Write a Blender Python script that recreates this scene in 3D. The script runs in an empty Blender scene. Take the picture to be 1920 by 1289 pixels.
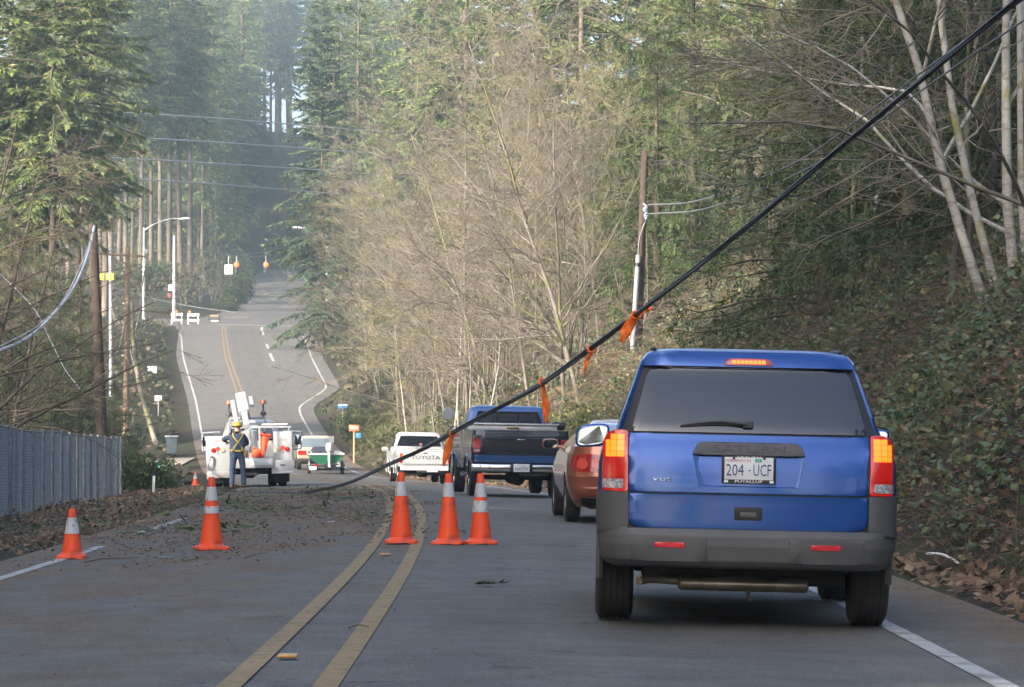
import bpy, bmesh, math, random
import numpy as np
from mathutils import Vector, Matrix
rnd = random.Random(7)
rng = np.random.default_rng(11)
R = math.radians
scene = bpy.context.scene
COL = scene.collection

# ------------------------------------------------------------------ camera
F, CX, HY, CAMH = 5600.0, 960.0, 805.0, 1.15      # focal length in photo pixels, principal column, horizon row, eye height
HAZE = 0.0005
cam_d = bpy.data.cameras.new('camera')
cam = bpy.data.objects.new('camera', cam_d); COL.objects.link(cam)
cam_d.sensor_width = 36.0; cam_d.lens = 36.0 * F / 1920.0
cam_d.clip_start = 0.5; cam_d.clip_end = 6000
cam.location = (0, 0, CAMH)
cam.rotation_euler = (R(90) + math.atan((HY - 644.5) / F), 0, 0)
scene.camera = cam

# ------------------------------------------------------------------ sky and sun (low winter sun from behind the left shoulder)
SUN_EL, SUN_AZ = 24.0, 224.0                        # azimuth clockwise from +Y (view direction)
world = bpy.data.worlds.new('World'); scene.world = world; world.use_nodes = True
wn = world.node_tree.nodes; wl = world.node_tree.links
bg = wn['Background']; sky = wn.new('ShaderNodeTexSky'); sky.sky_type = 'NISHITA'
sky.sun_disc = False; sky.sun_elevation = R(SUN_EL); sky.sun_rotation = R(SUN_AZ)
sky.air_density = 0.75; sky.dust_density = 5.0; sky.ozone_density = 0.7
wl.new(sky.outputs[0], bg.inputs[0]); bg.inputs[1].default_value = 0.15
sun_d = bpy.data.lights.new('sun', 'SUN'); sun_d.energy = 2.7; sun_d.angle = R(0.6); sun_d.color = (1.0, 0.90, 0.76)
sun = bpy.data.objects.new('sun', sun_d); COL.objects.link(sun)
sdir = Vector((math.sin(R(SUN_AZ)) * math.cos(R(SUN_EL)), math.cos(R(SUN_AZ)) * math.cos(R(SUN_EL)), math.sin(R(SUN_EL))))
sun.rotation_euler = sdir.to_track_quat('Z', 'Y').to_euler()
sun.location = (-40, -40, 60)
vs = scene.view_settings
vs.view_transform = 'Standard'; vs.look = 'None'; vs.gamma = 1.0; vs.exposure = 2.05; vs.use_curve_mapping = False
scene.cycles.use_denoising = True
scene.cycles.max_bounces = 6; scene.cycles.transparent_max_bounces = 12; scene.cycles.volume_bounces = 1
scene.cycles.diffuse_bounces = 3; scene.cycles.glossy_bounces = 3
scene.cycles.sample_clamp_indirect = 4.0

def P(px, py, d):
    return Vector(((px - CX) * d / F, d, CAMH + (HY - py) * d / F))
def PX(px, d): return (px - CX) * d / F

# ------------------------------------------------------------------ materials
MATS = {}
def new_mat(name):
    m = bpy.data.materials.new(name); m.use_nodes = True
    return m, m.node_tree.nodes, m.node_tree.links, m.node_tree.nodes['Principled BSDF']
def mat(name, col, rough=0.6, metal=0.0, spec=0.5, col2=None, nscale=8.0, mixlo=0.35, mixhi=0.65, bump=0.0, bscale=None, coat=0.0,
        vary=0.0, stretch=None, emit=None, estr=0.0, dirt=None):
    if name in MATS: return MATS[name]
    m, N, L, b = new_mat(name)
    b.inputs['Base Color'].default_value = (*col, 1); b.inputs['Roughness'].default_value = rough
    b.inputs['Metallic'].default_value = metal; b.inputs['Specular IOR Level'].default_value = spec
    b.inputs['Coat Weight'].default_value = coat; b.inputs['Coat Roughness'].default_value = 0.05
    if emit: b.inputs['Emission Color'].default_value = (*emit, 1); b.inputs['Emission Strength'].default_value = estr
    src = None
    if col2 or bump or dirt:
        tc = N.new('ShaderNodeTexCoord'); vec = tc.outputs['Object']
        if stretch:
            mp = N.new('ShaderNodeMapping'); mp.inputs['Scale'].default_value = stretch; L.new(vec, mp.inputs[0]); vec = mp.outputs[0]
    if col2:
        nz = N.new('ShaderNodeTexNoise'); nz.inputs['Scale'].default_value = nscale; nz.inputs['Detail'].default_value = 5
        L.new(vec, nz.inputs[0])
        rp = N.new('ShaderNodeValToRGB'); rp.color_ramp.elements[0].position = mixlo; rp.color_ramp.elements[1].position = mixhi
        rp.color_ramp.elements[0].color = (*col, 1); rp.color_ramp.elements[1].color = (*col2, 1)
        L.new(nz.outputs[0], rp.inputs[0]); src = rp.outputs[0]
    if dirt:                                           # (colour, scale, low, high): wear in patches
        nz = N.new('ShaderNodeTexNoise'); nz.inputs['Scale'].default_value = dirt[1]; nz.inputs['Detail'].default_value = 6
        L.new(tc.outputs['Object'], nz.inputs[0])
        mr = N.new('ShaderNodeMapRange'); mr.inputs[1].default_value = dirt[2]; mr.inputs[2].default_value = dirt[3]; L.new(nz.outputs[0], mr.inputs[0])
        mx = N.new('ShaderNodeMix'); mx.data_type = 'RGBA'; L.new(mr.outputs[0], mx.inputs[0])
        if src: L.new(src, mx.inputs[6])
        else: mx.inputs[6].default_value = (*col, 1)
        mx.inputs[7].default_value = (*dirt[0], 1); src = mx.outputs[2]
    if vary:
        oi = N.new('ShaderNodeObjectInfo'); hs = N.new('ShaderNodeHueSaturation')
        mr = N.new('ShaderNodeMapRange'); mr.inputs[3].default_value = 1 - vary; mr.inputs[4].default_value = 1 + vary
        L.new(oi.outputs['Random'], mr.inputs[0]); L.new(mr.outputs[0], hs.inputs['Value'])
        if src: L.new(src, hs.inputs['Color'])
        else: hs.inputs['Color'].default_value = (*col, 1)
        src = hs.outputs[0]
    if src: L.new(src, b.inputs['Base Color'])
    if bump:
        nb = N.new('ShaderNodeTexNoise'); nb.inputs['Scale'].default_value = bscale or nscale * 4; nb.inputs['Detail'].default_value = 4
        L.new(vec, nb.inputs[0])
        bp = N.new('ShaderNodeBump'); bp.inputs['Strength'].default_value = bump; bp.inputs['Distance'].default_value = 0.02
        L.new(nb.outputs[0], bp.inputs['Height']); L.new(bp.outputs[0], b.inputs['Normal'])
    MATS[name] = m
    return m
def leaf_mat(name, cols, rough=0.6, trans=0.25, obj_vary=0.25, spec=0.3):
    """foliage: colour picked per leaf, brightness varied per plant, some light passes through"""
    if name in MATS: return MATS[name]
    m, N, L, b = new_mat(name)
    g = N.new('ShaderNodeNewGeometry'); rp = N.new('ShaderNodeValToRGB'); cr = rp.color_ramp
    cr.elements[0].color = (*cols[0], 1); cr.elements[1].color = (*cols[-1], 1); cr.elements[1].position = 1.0
    for i, c in enumerate(cols[1:-1]):
        e = cr.elements.new((i + 1) / (len(cols) - 1)); e.color = (*c, 1)
    L.new(g.outputs['Random Per Island'], rp.inputs[0])
    oi = N.new('ShaderNodeObjectInfo'); mr = N.new('ShaderNodeMapRange')
    mr.inputs[3].default_value = 1 - obj_vary; mr.inputs[4].default_value = 1 + obj_vary; L.new(oi.outputs['Random'], mr.inputs[0])
    hs = N.new('ShaderNodeHueSaturation'); L.new(mr.outputs[0], hs.inputs['Value']); L.new(rp.outputs[0], hs.inputs['Color'])
    L.new(hs.outputs[0], b.inputs['Base Color']); b.inputs['Roughness'].default_value = rough; b.inputs['Specular IOR Level'].default_value = spec
    if trans:
        t = N.new('ShaderNodeBsdfTranslucent'); L.new(hs.outputs[0], t.inputs[0])
        mx = N.new('ShaderNodeMixShader'); mx.inputs[0].default_value = trans
        L.new(b.outputs[0], mx.inputs[1]); L.new(t.outputs[0], mx.inputs[2]); L.new(mx.outputs[0], N['Material Output'].inputs[0])
    MATS[name] = m
    return m

# ------------------------------------------------------------------ object helpers
def tag(o, label=None, cat=None, group=None, kind=None):
    if label: o['label'] = label
    if cat: o['category'] = cat
    if group: o['group'] = group
    if kind: o['kind'] = kind
    return o
def link(name, data, parent=None, loc=None, rot=None):
    o = bpy.data.objects.new(name, data); COL.objects.link(o)
    if parent: o.parent = parent
    if loc is not None: o.location = loc
    if rot is not None: o.rotation_euler = rot
    return o
def empty(name, loc=(0, 0, 0), rot=(0, 0, 0), label=None, cat=None, group=None):
    o = link(name, None, None, loc, rot); o.empty_display_size = 0.2
    return tag(o, label, cat, group)
def mesh_np(name, V, faces, mats=None, smooth=False, midx=None, sharp=None):
    """V (n,3); faces: list of int arrays, each (m,k)"""
    me = bpy.data.meshes.new(name); V = np.asarray(V, np.float32)
    me.vertices.add(len(V)); me.vertices.foreach_set('co', V.ravel())
    if not isinstance(faces, list): faces = [faces]
    faces = [np.asarray(f, np.int32) for f in faces if len(f)]
    loops = np.concatenate([f.ravel() for f in faces]); tot = np.concatenate([np.full(len(f), f.shape[1], np.int32) for f in faces])
    start = np.concatenate([[0], np.cumsum(tot)[:-1]]).astype(np.int32)
    me.loops.add(len(loops)); me.loops.foreach_set('vertex_index', loops)
    me.polygons.add(len(tot)); me.polygons.foreach_set('loop_start', start); me.polygons.foreach_set('loop_total', tot)
    if midx is not None: me.polygons.foreach_set('material_index', np.asarray(midx, np.int32))
    me.polygons.foreach_set('use_smooth', np.full(len(tot), smooth))
    me.update(calc_edges=True)
    if sharp is not None: me.set_sharp_from_angle(angle=R(sharp))
    for m in (mats if isinstance(mats, (list, tuple)) else [mats]):
        if m: me.materials.append(m)
    return me
def bm_obj(name, bm, m, parent=None, smooth=None, loc=None, rot=None):
    me = bpy.data.meshes.new(name); bm.normal_update(); bm.to_mesh(me); bm.free()
    for x in (m if isinstance(m, (list, tuple)) else [m]): me.materials.append(x)
    if smooth is not None:
        me.polygons.foreach_set('use_smooth', np.full(len(me.polygons), True)); me.set_sharp_from_angle(angle=R(smooth))
    return link(name, me, parent, loc, rot)
def add_box(bm, x0, x1, y0, y1, z0, z1, bev=0.0, seg=2, mtx=None):
    r = bmesh.ops.create_cube(bm, size=1.0); v = r['verts']
    for p in v: p.co = Vector(((x0 + x1) / 2 + p.co.x * (x1 - x0), (y0 + y1) / 2 + p.co.y * (y1 - y0), (z0 + z1) / 2 + p.co.z * (z1 - z0)))
    if bev:
        e = list({e for p in v for e in p.link_edges})
        rr = bmesh.ops.bevel(bm, geom=e, offset=bev, segments=seg, affect='EDGES', profile=0.5); v = list({p for f in rr['faces'] for p in f.verts} | {p for p in v if p.is_valid})
    if mtx: bmesh.ops.transform(bm, matrix=mtx, verts=v)
    return v
def box(name, x0, x1, y0, y1, z0, z1, m, parent=None, bev=0.0, seg=2, mtx=None):
    bm = bmesh.new(); add_box(bm, x0, x1, y0, y1, z0, z1, bev, seg, mtx)
    return bm_obj(name, bm, m, parent, 35)
def spline(pts, n):
    """Catmull-Rom through pts -> n points"""
    p = np.array([list(q) for q in pts], float); p = np.vstack([2 * p[0] - p[1], p, 2 * p[-1] - p[-2]])
    t = np.linspace(0, len(pts) - 1 - 1e-6, n); i = t.astype(int); f = (t - i)[:, None]
    a, b, c, d = p[i], p[i + 1], p[i + 2], p[i + 3]
    return 0.5 * ((2 * b) + (-a + c) * f + (2 * a - 5 * b + 4 * c - d) * f**2 + (-a + 3 * b - 3 * c + d) * f**3)
def tubes(paths, radii, sides, cap=False):
    """paths (N,k,3), radii (N,k) -> verts, quads; one tube for each path"""
    paths = np.asarray(paths, float); radii = np.asarray(radii, float); N, k, _ = paths.shape
    tan = np.gradient(paths, axis=1); tan /= np.linalg.norm(tan, axis=2, keepdims=True) + 1e-9
    ref = np.where(np.abs(tan[:, :1, 2:3]) > 0.9, np.array([[[1., 0, 0]]]), np.array([[[0, 0, 1.]]]))
    u = np.cross(tan, np.broadcast_to(ref, tan.shape)); u /= np.linalg.norm(u, axis=2, keepdims=True) + 1e-9
    w = np.cross(tan, u); a = np.arange(sides) * 2 * math.pi / sides
    V = paths[:, :, None, :] + radii[:, :, None, None] * (np.cos(a)[None, None, :, None] * u[:, :, None, :] + np.sin(a)[None, None, :, None] * w[:, :, None, :])
    base = (np.arange(N) * k * sides)[:, None, None]; r = (np.arange(k - 1) * sides)[None, :, None]; s = np.arange(sides)[None, None, :]; s2 = (s + 1) % sides
    q = np.stack([base + r + s, base + r + s2, base + r + sides + s2, base + r + sides + s], -1).reshape(-1, 4)
    return V.reshape(-1, 3), q
def tube_obj(name, pts, rad, m, parent=None, sides=8, n=None, smooth=True):
    p = spline(pts, n) if n else np.array([list(q) for q in pts], float)
    rr = np.full(len(p), rad) if np.isscalar(rad) else np.interp(np.linspace(0, 1, len(p)), np.linspace(0, 1, len(rad)), rad)
    V, q = tubes(p[None], rr[None], sides); k = len(p)
    caps = [np.arange(sides)[::-1][None], (np.arange(sides) + (k - 1) * sides)[None]]
    return link(name, mesh_np(name, V, [q] + caps, m, smooth, sharp=50), parent)
class Geo:
    """collects numpy geometry into one mesh"""
    def __init__(s): s.V = []; s.F = {}; s.n = 0
    def add(s, V, f):
        f = np.asarray(f); s.V.append(np.asarray(V, float)); s.F.setdefault(f.shape[1], []).append(f + s.n); s.n += len(V)
    def mesh(s, name, m, smooth=False):
        return mesh_np(name, np.concatenate(s.V), [np.concatenate(v) for v in s.F.values()], m, smooth)
def lathe(profile, n=24, axis='z', a0=0.0):
    """profile [(r,h)] -> verts, quads around an axis"""
    pr = np.array(profile, float); a = np.arange(n) * 2 * math.pi / n + a0
    V = np.zeros((len(pr), n, 3)); V[:, :, 0] = pr[:, 0:1] * np.cos(a); V[:, :, 1] = pr[:, 0:1] * np.sin(a); V[:, :, 2] = pr[:, 1:2]
    if axis == 'x': V = V[:, :, [2, 0, 1]]
    if axis == 'y': V = V[:, :, [0, 2, 1]]
    i = (np.arange(len(pr) - 1) * n)[:, None]; s = np.arange(n)[None]; s2 = (s + 1) % n
    return V.reshape(-1, 3), np.stack([i + s, i + s2, i + n + s2, i + n + s], -1).reshape(-1, 4)
def lathe_obj(name, profile, m, parent=None, n=24, axis='z', loc=None, rot=None, sharp=35):
    V, q = lathe(profile, n, axis); return link(name, mesh_np(name, V, q, m, True, sharp=sharp), parent, loc, rot)
def text_mesh(body, width=None, height=None, extrude=0.002, sx=1.0, bold=0.0):
    """lettering as a mesh lying in XZ, facing -Y, centred"""
    c = bpy.data.curves.new('lettering', 'FONT'); c.body = body; c.size = 1.0; c.extrude = 0.0; c.offset = bold; c.resolution_u = 2
    o = bpy.data.objects.new('lettering', c); COL.objects.link(o)
    dg = bpy.context.evaluated_depsgraph_get(); me = bpy.data.meshes.new_from_object(o.evaluated_get(dg))
    bpy.data.objects.remove(o); bpy.data.curves.remove(c)
    v = np.zeros(len(me.vertices) * 3); me.vertices.foreach_get('co', v); v = v.reshape(-1, 3)
    lo, hi = v.min(0), v.max(0); v -= (lo + hi) / 2
    kx = width / (hi[0] - lo[0]) if width else None; kz = height / (hi[1] - lo[1]) if height else None
    kx = kx or kz; kz = kz or kx
    v = np.stack([v[:, 0] * kx * sx, np.full(len(v), 0.0), v[:, 1] * kz], 1)
    me.vertices.foreach_set('co', v.ravel().astype(np.float32)); me.update()
    if extrude:
        bm = bmesh.new(); bm.from_mesh(me)
        r = bmesh.ops.extrude_face_region(bm, geom=bm.faces[:]); vs_ = [e for e in r['geom'] if isinstance(e, bmesh.types.BMVert)]
        for q in vs_: q.co.y -= extrude
        bm.to_mesh(me); bm.free()
    return me
def text(body, m, parent, loc, rot=(0, 0, 0), name='lettering', **kw):
    me = text_mesh(body, **kw); me.materials.append(m); return link(name, me, parent, loc, rot)
def copy_tree(o, parent=None, loc=None, rot=None, scale=None):
    c = o.copy(); COL.objects.link(c); c.parent = parent
    if loc is not None: c.location = loc
    if rot is not None: c.rotation_euler = rot
    if scale is not None: c.scale = scale
    for ch in o.children: copy_tree(ch, c)
    return c
def smooth_table(tab, lo, hi, sig):
    xs = np.arange(lo, hi + 1.0); y = np.interp(xs, [t[0] for t in tab], [t[1] for t in tab])
    k = np.exp(-0.5 * (np.arange(-3 * sig, 3 * sig + 1) / sig) ** 2); k /= k.sum()
    yp = np.concatenate([np.full(3 * sig, y[0]), y, y[-1] + (y[-1] - y[-2]) * np.arange(1, 3 * sig + 1)])
    ys = np.convolve(yp, k, 'valid')
    return lambda d: np.interp(d, xs, ys)
# ================================================================== the road and the land
xc = smooth_table([(-60, -1.05), (20, -1.05), (29, -1.12), (41, -1.42), (60, -2.3), (86, -4.1), (133, -10), (208, -19), (240, -22.9), (285, -27.6), (312, -26.5), (345, -27.2), (400, -31), (450, -33), (480, -29), (520, -15)], -60, 760, 5)
zc = smooth_table([(-60, 0), (40, 0), (58, -.12), (88, -.43), (110, -.7), (133, -.86), (150, -.6), (170, .3), (200, 3.0), (240, 7.0), (285, 11.1), (300, 12.2), (345, 16.2), (400, 21), (450, 26), (520, 30)], -60, 760, 5)
zfar = smooth_table([(-60, 0), (450, 0), (520, 11), (600, 27), (640, 30), (700, 28), (760, 22)], -60, 760, 10)
rline = smooth_table([(-60, 3.40), (190, 3.40), (197, 3.6), (212, 6.4), (262, 7.1), (290, 7.2), (302, 5), (400, 4.4), (500, 3.8)], -60, 760, 2)
lline = smooth_table([(-60, 3.05), (200, 3.1), (262, 3.8), (290, 4.2), (302, 4.6), (400, 4.2), (500, 3.8)], -60, 760, 3)
def crown(u): return -0.022 * np.abs(u)
def gauss(x, m, s): return np.exp(-0.5 * ((x - m) / s) ** 2)
def smoothstep(x, a, b):
    t = np.clip((x - a) / (b - a), 0, 1); return t * t * (3 - 2 * t)
def wobble(X, Y):
    return (0.5 * np.sin(X * 0.9 + 1.3 * np.sin(Y * 0.31)) * np.sin(Y * 0.53 + 0.7 * np.sin(X * 0.43)) + 0.35 * np.sin(X * 2.1 + Y * 1.3) * np.sin(Y * 1.9 - X * 0.7)
            + 0.2 * np.sin(X * 4.3 - Y * 3.1) * np.sin(Y * 4.7 + X * 2.9))
def terrain(X, Y):
    X = np.asarray(X, float); Y = np.asarray(Y, float)
    u = X - xc(Y); base = zc(Y) + zfar(Y)
    foot = rline(Y) + 1.85 + 0.25 * np.sin(Y * 0.35)
    # right-hand bank: steep cut, then a wooded hillside
    v = np.maximum(u - foot, 0); steep = np.interp(Y, [0, 110, 170, 260, 310, 400], [1.2, 1.05, 0.62, 0.45, 0.3, 0.3]); hm = np.interp(Y, [0, 120, 200, 300], [8.5, 8, 6, 4])
    right = hm * (1 - np.exp(-v * steep / hm)) + 0.16 * v + 0.012 * np.maximum(v - 8, 0) ** 1.5
    # left-hand side: verge falls to the fence, level yard, then rises
    v2 = np.maximum(-u - 4.2, 0)
    near = -0.55 * (1 - np.exp(-v2 * 0.16 / 0.55)) + 0.05 * np.maximum(v2 - 16, 0)
    farl = 0.30 * np.minimum(v2, 5) + 0.1 * v2
    wl_ = smoothstep(Y, 135, 215); left = near * (1 - wl_) + farl * wl_
    off = np.where(u > 0, right, left)
    inter = gauss(Y, 294, 8) ; inter = np.where(np.abs(Y - 294) < 9, 1, np.exp(-0.5 * (np.maximum(np.abs(Y - 294) - 9, 0) / 5) ** 2))
    inter = inter * np.where(u > 0, 1 - smoothstep(u, 22, 40), 1 - smoothstep(-u, 60, 90))
    off = off * (1 - inter)
    away = smoothstep(np.maximum(u - foot, -u - 4.6), 0, 2.0)
    edge = crown(np.clip(u, -4.6, foot))
    return base + edge + off + away * (0.13 * wobble(X, Y)) - 0.035 * (1 - away) * 1.0
def ground_z(x, y): return float(terrain(x, y))

m, N, L, b = new_mat('forest_floor')
tc = N.new('ShaderNodeTexCoord')
def nz(scale, det=6, vec=None, dist=0.0):
    n = N.new('ShaderNodeTexNoise'); n.inputs['Scale'].default_value = scale; n.inputs['Detail'].default_value = det; n.inputs['Distortion'].default_value = dist
    L.new(vec or tc.outputs['Object'], n.inputs[0]); return n.outputs[0]
def ramp(fac, stops):
    r = N.new('ShaderNodeValToRGB'); cr = r.color_ramp
    while len(cr.elements) < len(stops): cr.elements.new(0.5)
    for e, (p, c) in zip(cr.elements, stops): e.position = p; e.color = (*c, 1)
    L.new(fac, r.inputs[0]); return r.outputs[0]
def mixc(f, a, c):
    x = N.new('ShaderNodeMix'); x.data_type = 'RGBA'
    if hasattr(f, 'links'): L.new(f, x.inputs[0])
    else: x.inputs[0].default_value = f
    for s, i in ((a, 6), (c, 7)):
        if hasattr(s, 'links'): L.new(s, x.inputs[i])
        else: x.inputs[i].default_value = (*s, 1)
    return x.outputs[2]
def mrange(v, a, b_, c=0.0, d=1.0):
    r = N.new('ShaderNodeMapRange'); L.new(v, r.inputs[0])
    for i, q in ((1, a), (2, b_), (3, c), (4, d)): r.inputs[i].default_value = q
    return r.outputs[0]
c1 = ramp(nz(26, 8), [(0.30, (.018, .014, .010)), (0.5, (.050, .040, .030)), (0.62, (.088, .068, .050)), (0.75, (.13, .10, .074))])
c2 = ramp(nz(14, 8), [(0.3, (.02, .028, .010)), (0.6, (.06, .075, .028)), (0.8, (.10, .115, .045))])
cc = mixc(mrange(nz(0.35, 5), 0.45, 0.62), c1, c2)
L.new(cc, b.inputs['Base Color']); b.inputs['Roughness'].default_value = 0.95; b.inputs['Specular IOR Level'].default_value = 0.15
bp = N.new('ShaderNodeBump'); bp.inputs['Strength'].default_value = 1.0; bp.inputs['Distance'].default_value = 0.08; L.new(nz(30, 8), bp.inputs['Height']); L.new(bp.outputs[0], b.inputs['Normal'])
M_floor = m

# one ground sheet, finer near the road and the camera
ys = np.concatenate([np.arange(-60, 14, 4.0), np.arange(14, 70, 0.5), np.arange(70, 150, 1.0), np.arange(150, 320, 2.0), np.arange(320, 761, 5.0)])
us = np.concatenate([-np.geomspace(14, 420, 26)[::-1], np.arange(-13.5, -3, 0.5), np.arange(-3, 4.1, 1.0), np.arange(4.5, 16, 0.4), np.geomspace(16.3, 420, 28)])
UU, YY = np.meshgrid(us, ys); XX = UU + xc(YY); ZZ = terrain(XX, YY)
nx = len(us); ii = np.arange(len(ys) - 1)[:, None] * nx; jj = np.arange(nx - 1)[None]
q = np.stack([ii + jj, ii + jj + 1, ii + jj + nx + 1, ii + jj + nx], -1).reshape(-1, 4)
ground = link('ground', mesh_np('ground', np.stack([XX, YY, ZZ], -1).reshape(-1, 3), q, M_floor, True))
tag(ground, 'leaf littered ground rising into banks and a wooded hillside', kind='structure')

# asphalt: worn grey aggregate, brown dirt washed across the oncoming lane
m, N, L, b = new_mat('asphalt')
tc = N.new('ShaderNodeTexCoord'); sx = N.new('ShaderNodeSeparateXYZ'); L.new(tc.outputs['Object'], sx.inputs[0])
agg = ramp(nz(55, 3), [(0.28, (.022, .021, .020)), (0.48, (.060, .057, .053)), (0.62, (.110, .104, .097)), (0.74, (.26, .245, .23))])
patch_ = ramp(nz(1.3, 7), [(0.32, (.042, .040, .038)), (0.5, (.066, .063, .059)), (0.68, (.092, .088, .082))])
agg2 = ramp(nz(130, 2), [(0.30, (.016, .015, .015)), (0.50, (.058, .056, .053)), (0.64, (.15, .143, .135)), (0.72, (.30, .285, .27))])
base = mixc(0.34, mixc(0.5, agg, agg2), patch_)
uatt = N.new('ShaderNodeAttribute'); uatt.attribute_name = 'lane'          # metres from the centre line, and metres along, stored on the mesh
su = N.new('ShaderNodeSeparateXYZ'); L.new(uatt.outputs['Vector'], su.inputs[0])
def mth(op, a, c=None):
    n = N.new('ShaderNodeMath'); n.operation = op
    for s, i in ((a, 0), (c, 1)):
        if s is None: continue
        if hasattr(s, 'links'): L.new(s, n.inputs[i])
        else: n.inputs[i].default_value = s
    return n.outputs[0]
# dirt spill around the fallen wire in the far lane, wheel-tracked dirt nearer, dirty right shoulder
yn_ = mth('ADD', su.outputs[1], mrange(nz(0.45, 4), 0.3, 0.7, -7.0, 7.0)); un_ = mth('ADD', su.outputs[0], mrange(nz(0.9, 5), 0.3, 0.7, -0.8, 0.8))
spill = mth('MULTIPLY', mrange(un_, 0.9, -0.5), mth('MULTIPLY', mrange(yn_, 24, 33), mrange(yn_, 86, 66)))
smear = mth('MULTIPLY', mrange(un_, 0.1, -1.4), mth('MULTIPLY', mrange(yn_, 8, 17), mrange(yn_, 37, 26)))
mpn = N.new('ShaderNodeMapping'); mpn.inputs['Scale'].default_value = (1.0, 0.35, 1); L.new(tc.outputs['Object'], mpn.inputs[0])
nb = nz(1.3, 8, mpn.outputs[0], 0.8); nf = nz(9, 6)
shoulder = mth('MULTIPLY', mth('MAXIMUM', mrange(su.outputs[0], 3.55, 4.2), mrange(su.outputs[0], -3.1, -3.5)), mrange(su.outputs[1], 185, 160))
dirt = mth('MAXIMUM', mth('MULTIPLY', spill, mrange(nb, 0.30, 0.52)), mth('MULTIPLY', mth('MULTIPLY', smear, mrange(nb, 0.30, 0.58)), mrange(nf, 0.30, 0.6, .55, 1.0)))
dirt = mth('MAXIMUM', dirt, mth('MULTIPLY', shoulder, mrange(nz(2.2, 6), 0.28, 0.50)))
dcol = ramp(nz(38, 6), [(0.3, (.050, .032, .018)), (0.5, (.125, .082, .046)), (0.7, (.21, .145, .088))])
tracks = mth('MULTIPLY', mrange(mth('ABSOLUTE', mth('SUBTRACT', mth('ABSOLUTE', mth('SUBTRACT', su.outputs[0], 1.7)), 0.85)), 0.12, 0.45), 1.0)
base = mixc(mth('MULTIPLY', mth('SUBTRACT', 1.0, tracks), 0.22), base, (.040, .041, .043))
vo = N.new('ShaderNodeTexVoronoi'); vo.feature = 'DISTANCE_TO_EDGE'; vo.inputs['Scale'].default_value = 0.42
wv = N.new('ShaderNodeVectorMath'); wv.operation = 'ADD'; nw = N.new('ShaderNodeTexNoise'); nw.inputs['Scale'].default_value = 2.5; nw.inputs['Detail'].default_value = 5; L.new(tc.outputs['Object'], nw.inputs[0]); L.new(nw.outputs['Color'], wv.inputs[1]); L.new(tc.outputs['Object'], wv.inputs[0]); L.new(wv.outputs[0], vo.inputs['Vector'])
crack = mth('MULTIPLY', mrange(vo.outputs['Distance'], 0.007, 0.003), mrange(nz(0.25, 3), 0.47, 0.55))
base = mixc(mth('MULTIPLY', crack, .8), base, (.016, .015, .014))
oil = mth('MULTIPLY', mrange(mth('ABSOLUTE', mth('SUBTRACT', su.outputs[0], 1.75)), 0.55, 0.1), mrange(nz(0.8, 5), 0.40, 0.65)); base = mixc(mth('MULTIPLY', oil, .35), base, (.030, .029, .028))
tint = N.new('ShaderNodeMix'); tint.data_type = 'RGBA'; tint.blend_type = 'MULTIPLY'; tint.inputs[0].default_value = 1.0; tint.clamp_result = False; L.new(base, tint.inputs[6]); tint.inputs[7].default_value = (1.58, 1.55, 1.50, 1)
L.new(mixc(dirt, tint.outputs[2], dcol), b.inputs['Base Color'])
L.new(mrange(nz(3, 3), 0.3, 0.7, 0.72, 0.9), b.inputs['Roughness']); b.inputs['Specular IOR Level'].default_value = 0.3
bp = N.new('ShaderNodeBump'); bp.inputs['Strength'].default_value = 0.55; bp.inputs['Distance'].default_value = 0.012; L.new(nz(60, 3), bp.inputs['Height']); L.new(bp.outputs[0], b.inputs['Normal'])
M_asph = m
def ribbon(name, ys, ulo, uhi, nu, m, lift, parent=None, zx=None):
    """strip that follows the road between two offsets from the centre line"""
    ys = np.asarray(ys, float); lo = ulo(ys) if callable(ulo) else np.full(len(ys), ulo); hi = uhi(ys) if callable(uhi) else np.full(len(ys), uhi)
    t = np.linspace(0, 1, nu + 1)[None]; U = lo[:, None] * (1 - t) + hi[:, None] * t; Yg = np.repeat(ys[:, None], nu + 1, 1)
    V = np.stack([U + xc(Yg), Yg, zc(Yg) + crown(U) + lift], -1).reshape(-1, 3)
    n = nu + 1; ii = np.arange(len(ys) - 1)[:, None] * n; jj = np.arange(nu)[None]
    q = np.stack([ii + jj, ii + jj + 1, ii + jj + n + 1, ii + jj + n], -1).reshape(-1, 4)
    me = mesh_np(name, V, q, m, True)
    at = me.attributes.new('lane', 'FLOAT_VECTOR', 'POINT'); at.data.foreach_set('vector', np.stack([U, Yg, U * 0], -1).astype(np.float32).ravel())
    return link(name, me, parent)
ysr = np.concatenate([np.arange(-55, 160, 1.0), np.arange(160, 478, 2.0)])
road = ribbon('road', ysr, lambda d: -(lline(d) + 0.55), lambda d: rline(d) + 0.95 + 0 * d, 10, M_asph, 0.0)
tag(road, 'grey asphalt road dipping and then climbing to the crossing', kind='structure')
# side street at the crossing
ysx = np.arange(285.5, 303.1, 1.0); xs = np.linspace(-110, 12, 60); Xg, Yg = np.meshgrid(xs, ysx)
Zg = zc(Yg) + crown(np.clip(Xg - xc(Yg), -4.6, 9)) + 0.012
ii = np.arange(len(ysx) - 1)[:, None] * 60; jj = np.arange(59)[None]; q = np.stack([ii + jj, ii + jj + 1, ii + jj + 61, ii + jj + 60], -1).reshape(-1, 4)
me = mesh_np('side_street', np.stack([Xg, Yg, Zg], -1).reshape(-1, 3), q, M_asph, True)
at = me.attributes.new('lane', 'FLOAT_VECTOR', 'POINT'); at.data.foreach_set('vector', np.stack([Xg * 0 + 1, Yg, Xg * 0], -1).astype(np.float32).ravel())
tag(link('side_street', me), 'side street crossing at the top of the slope', kind='structure')

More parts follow.
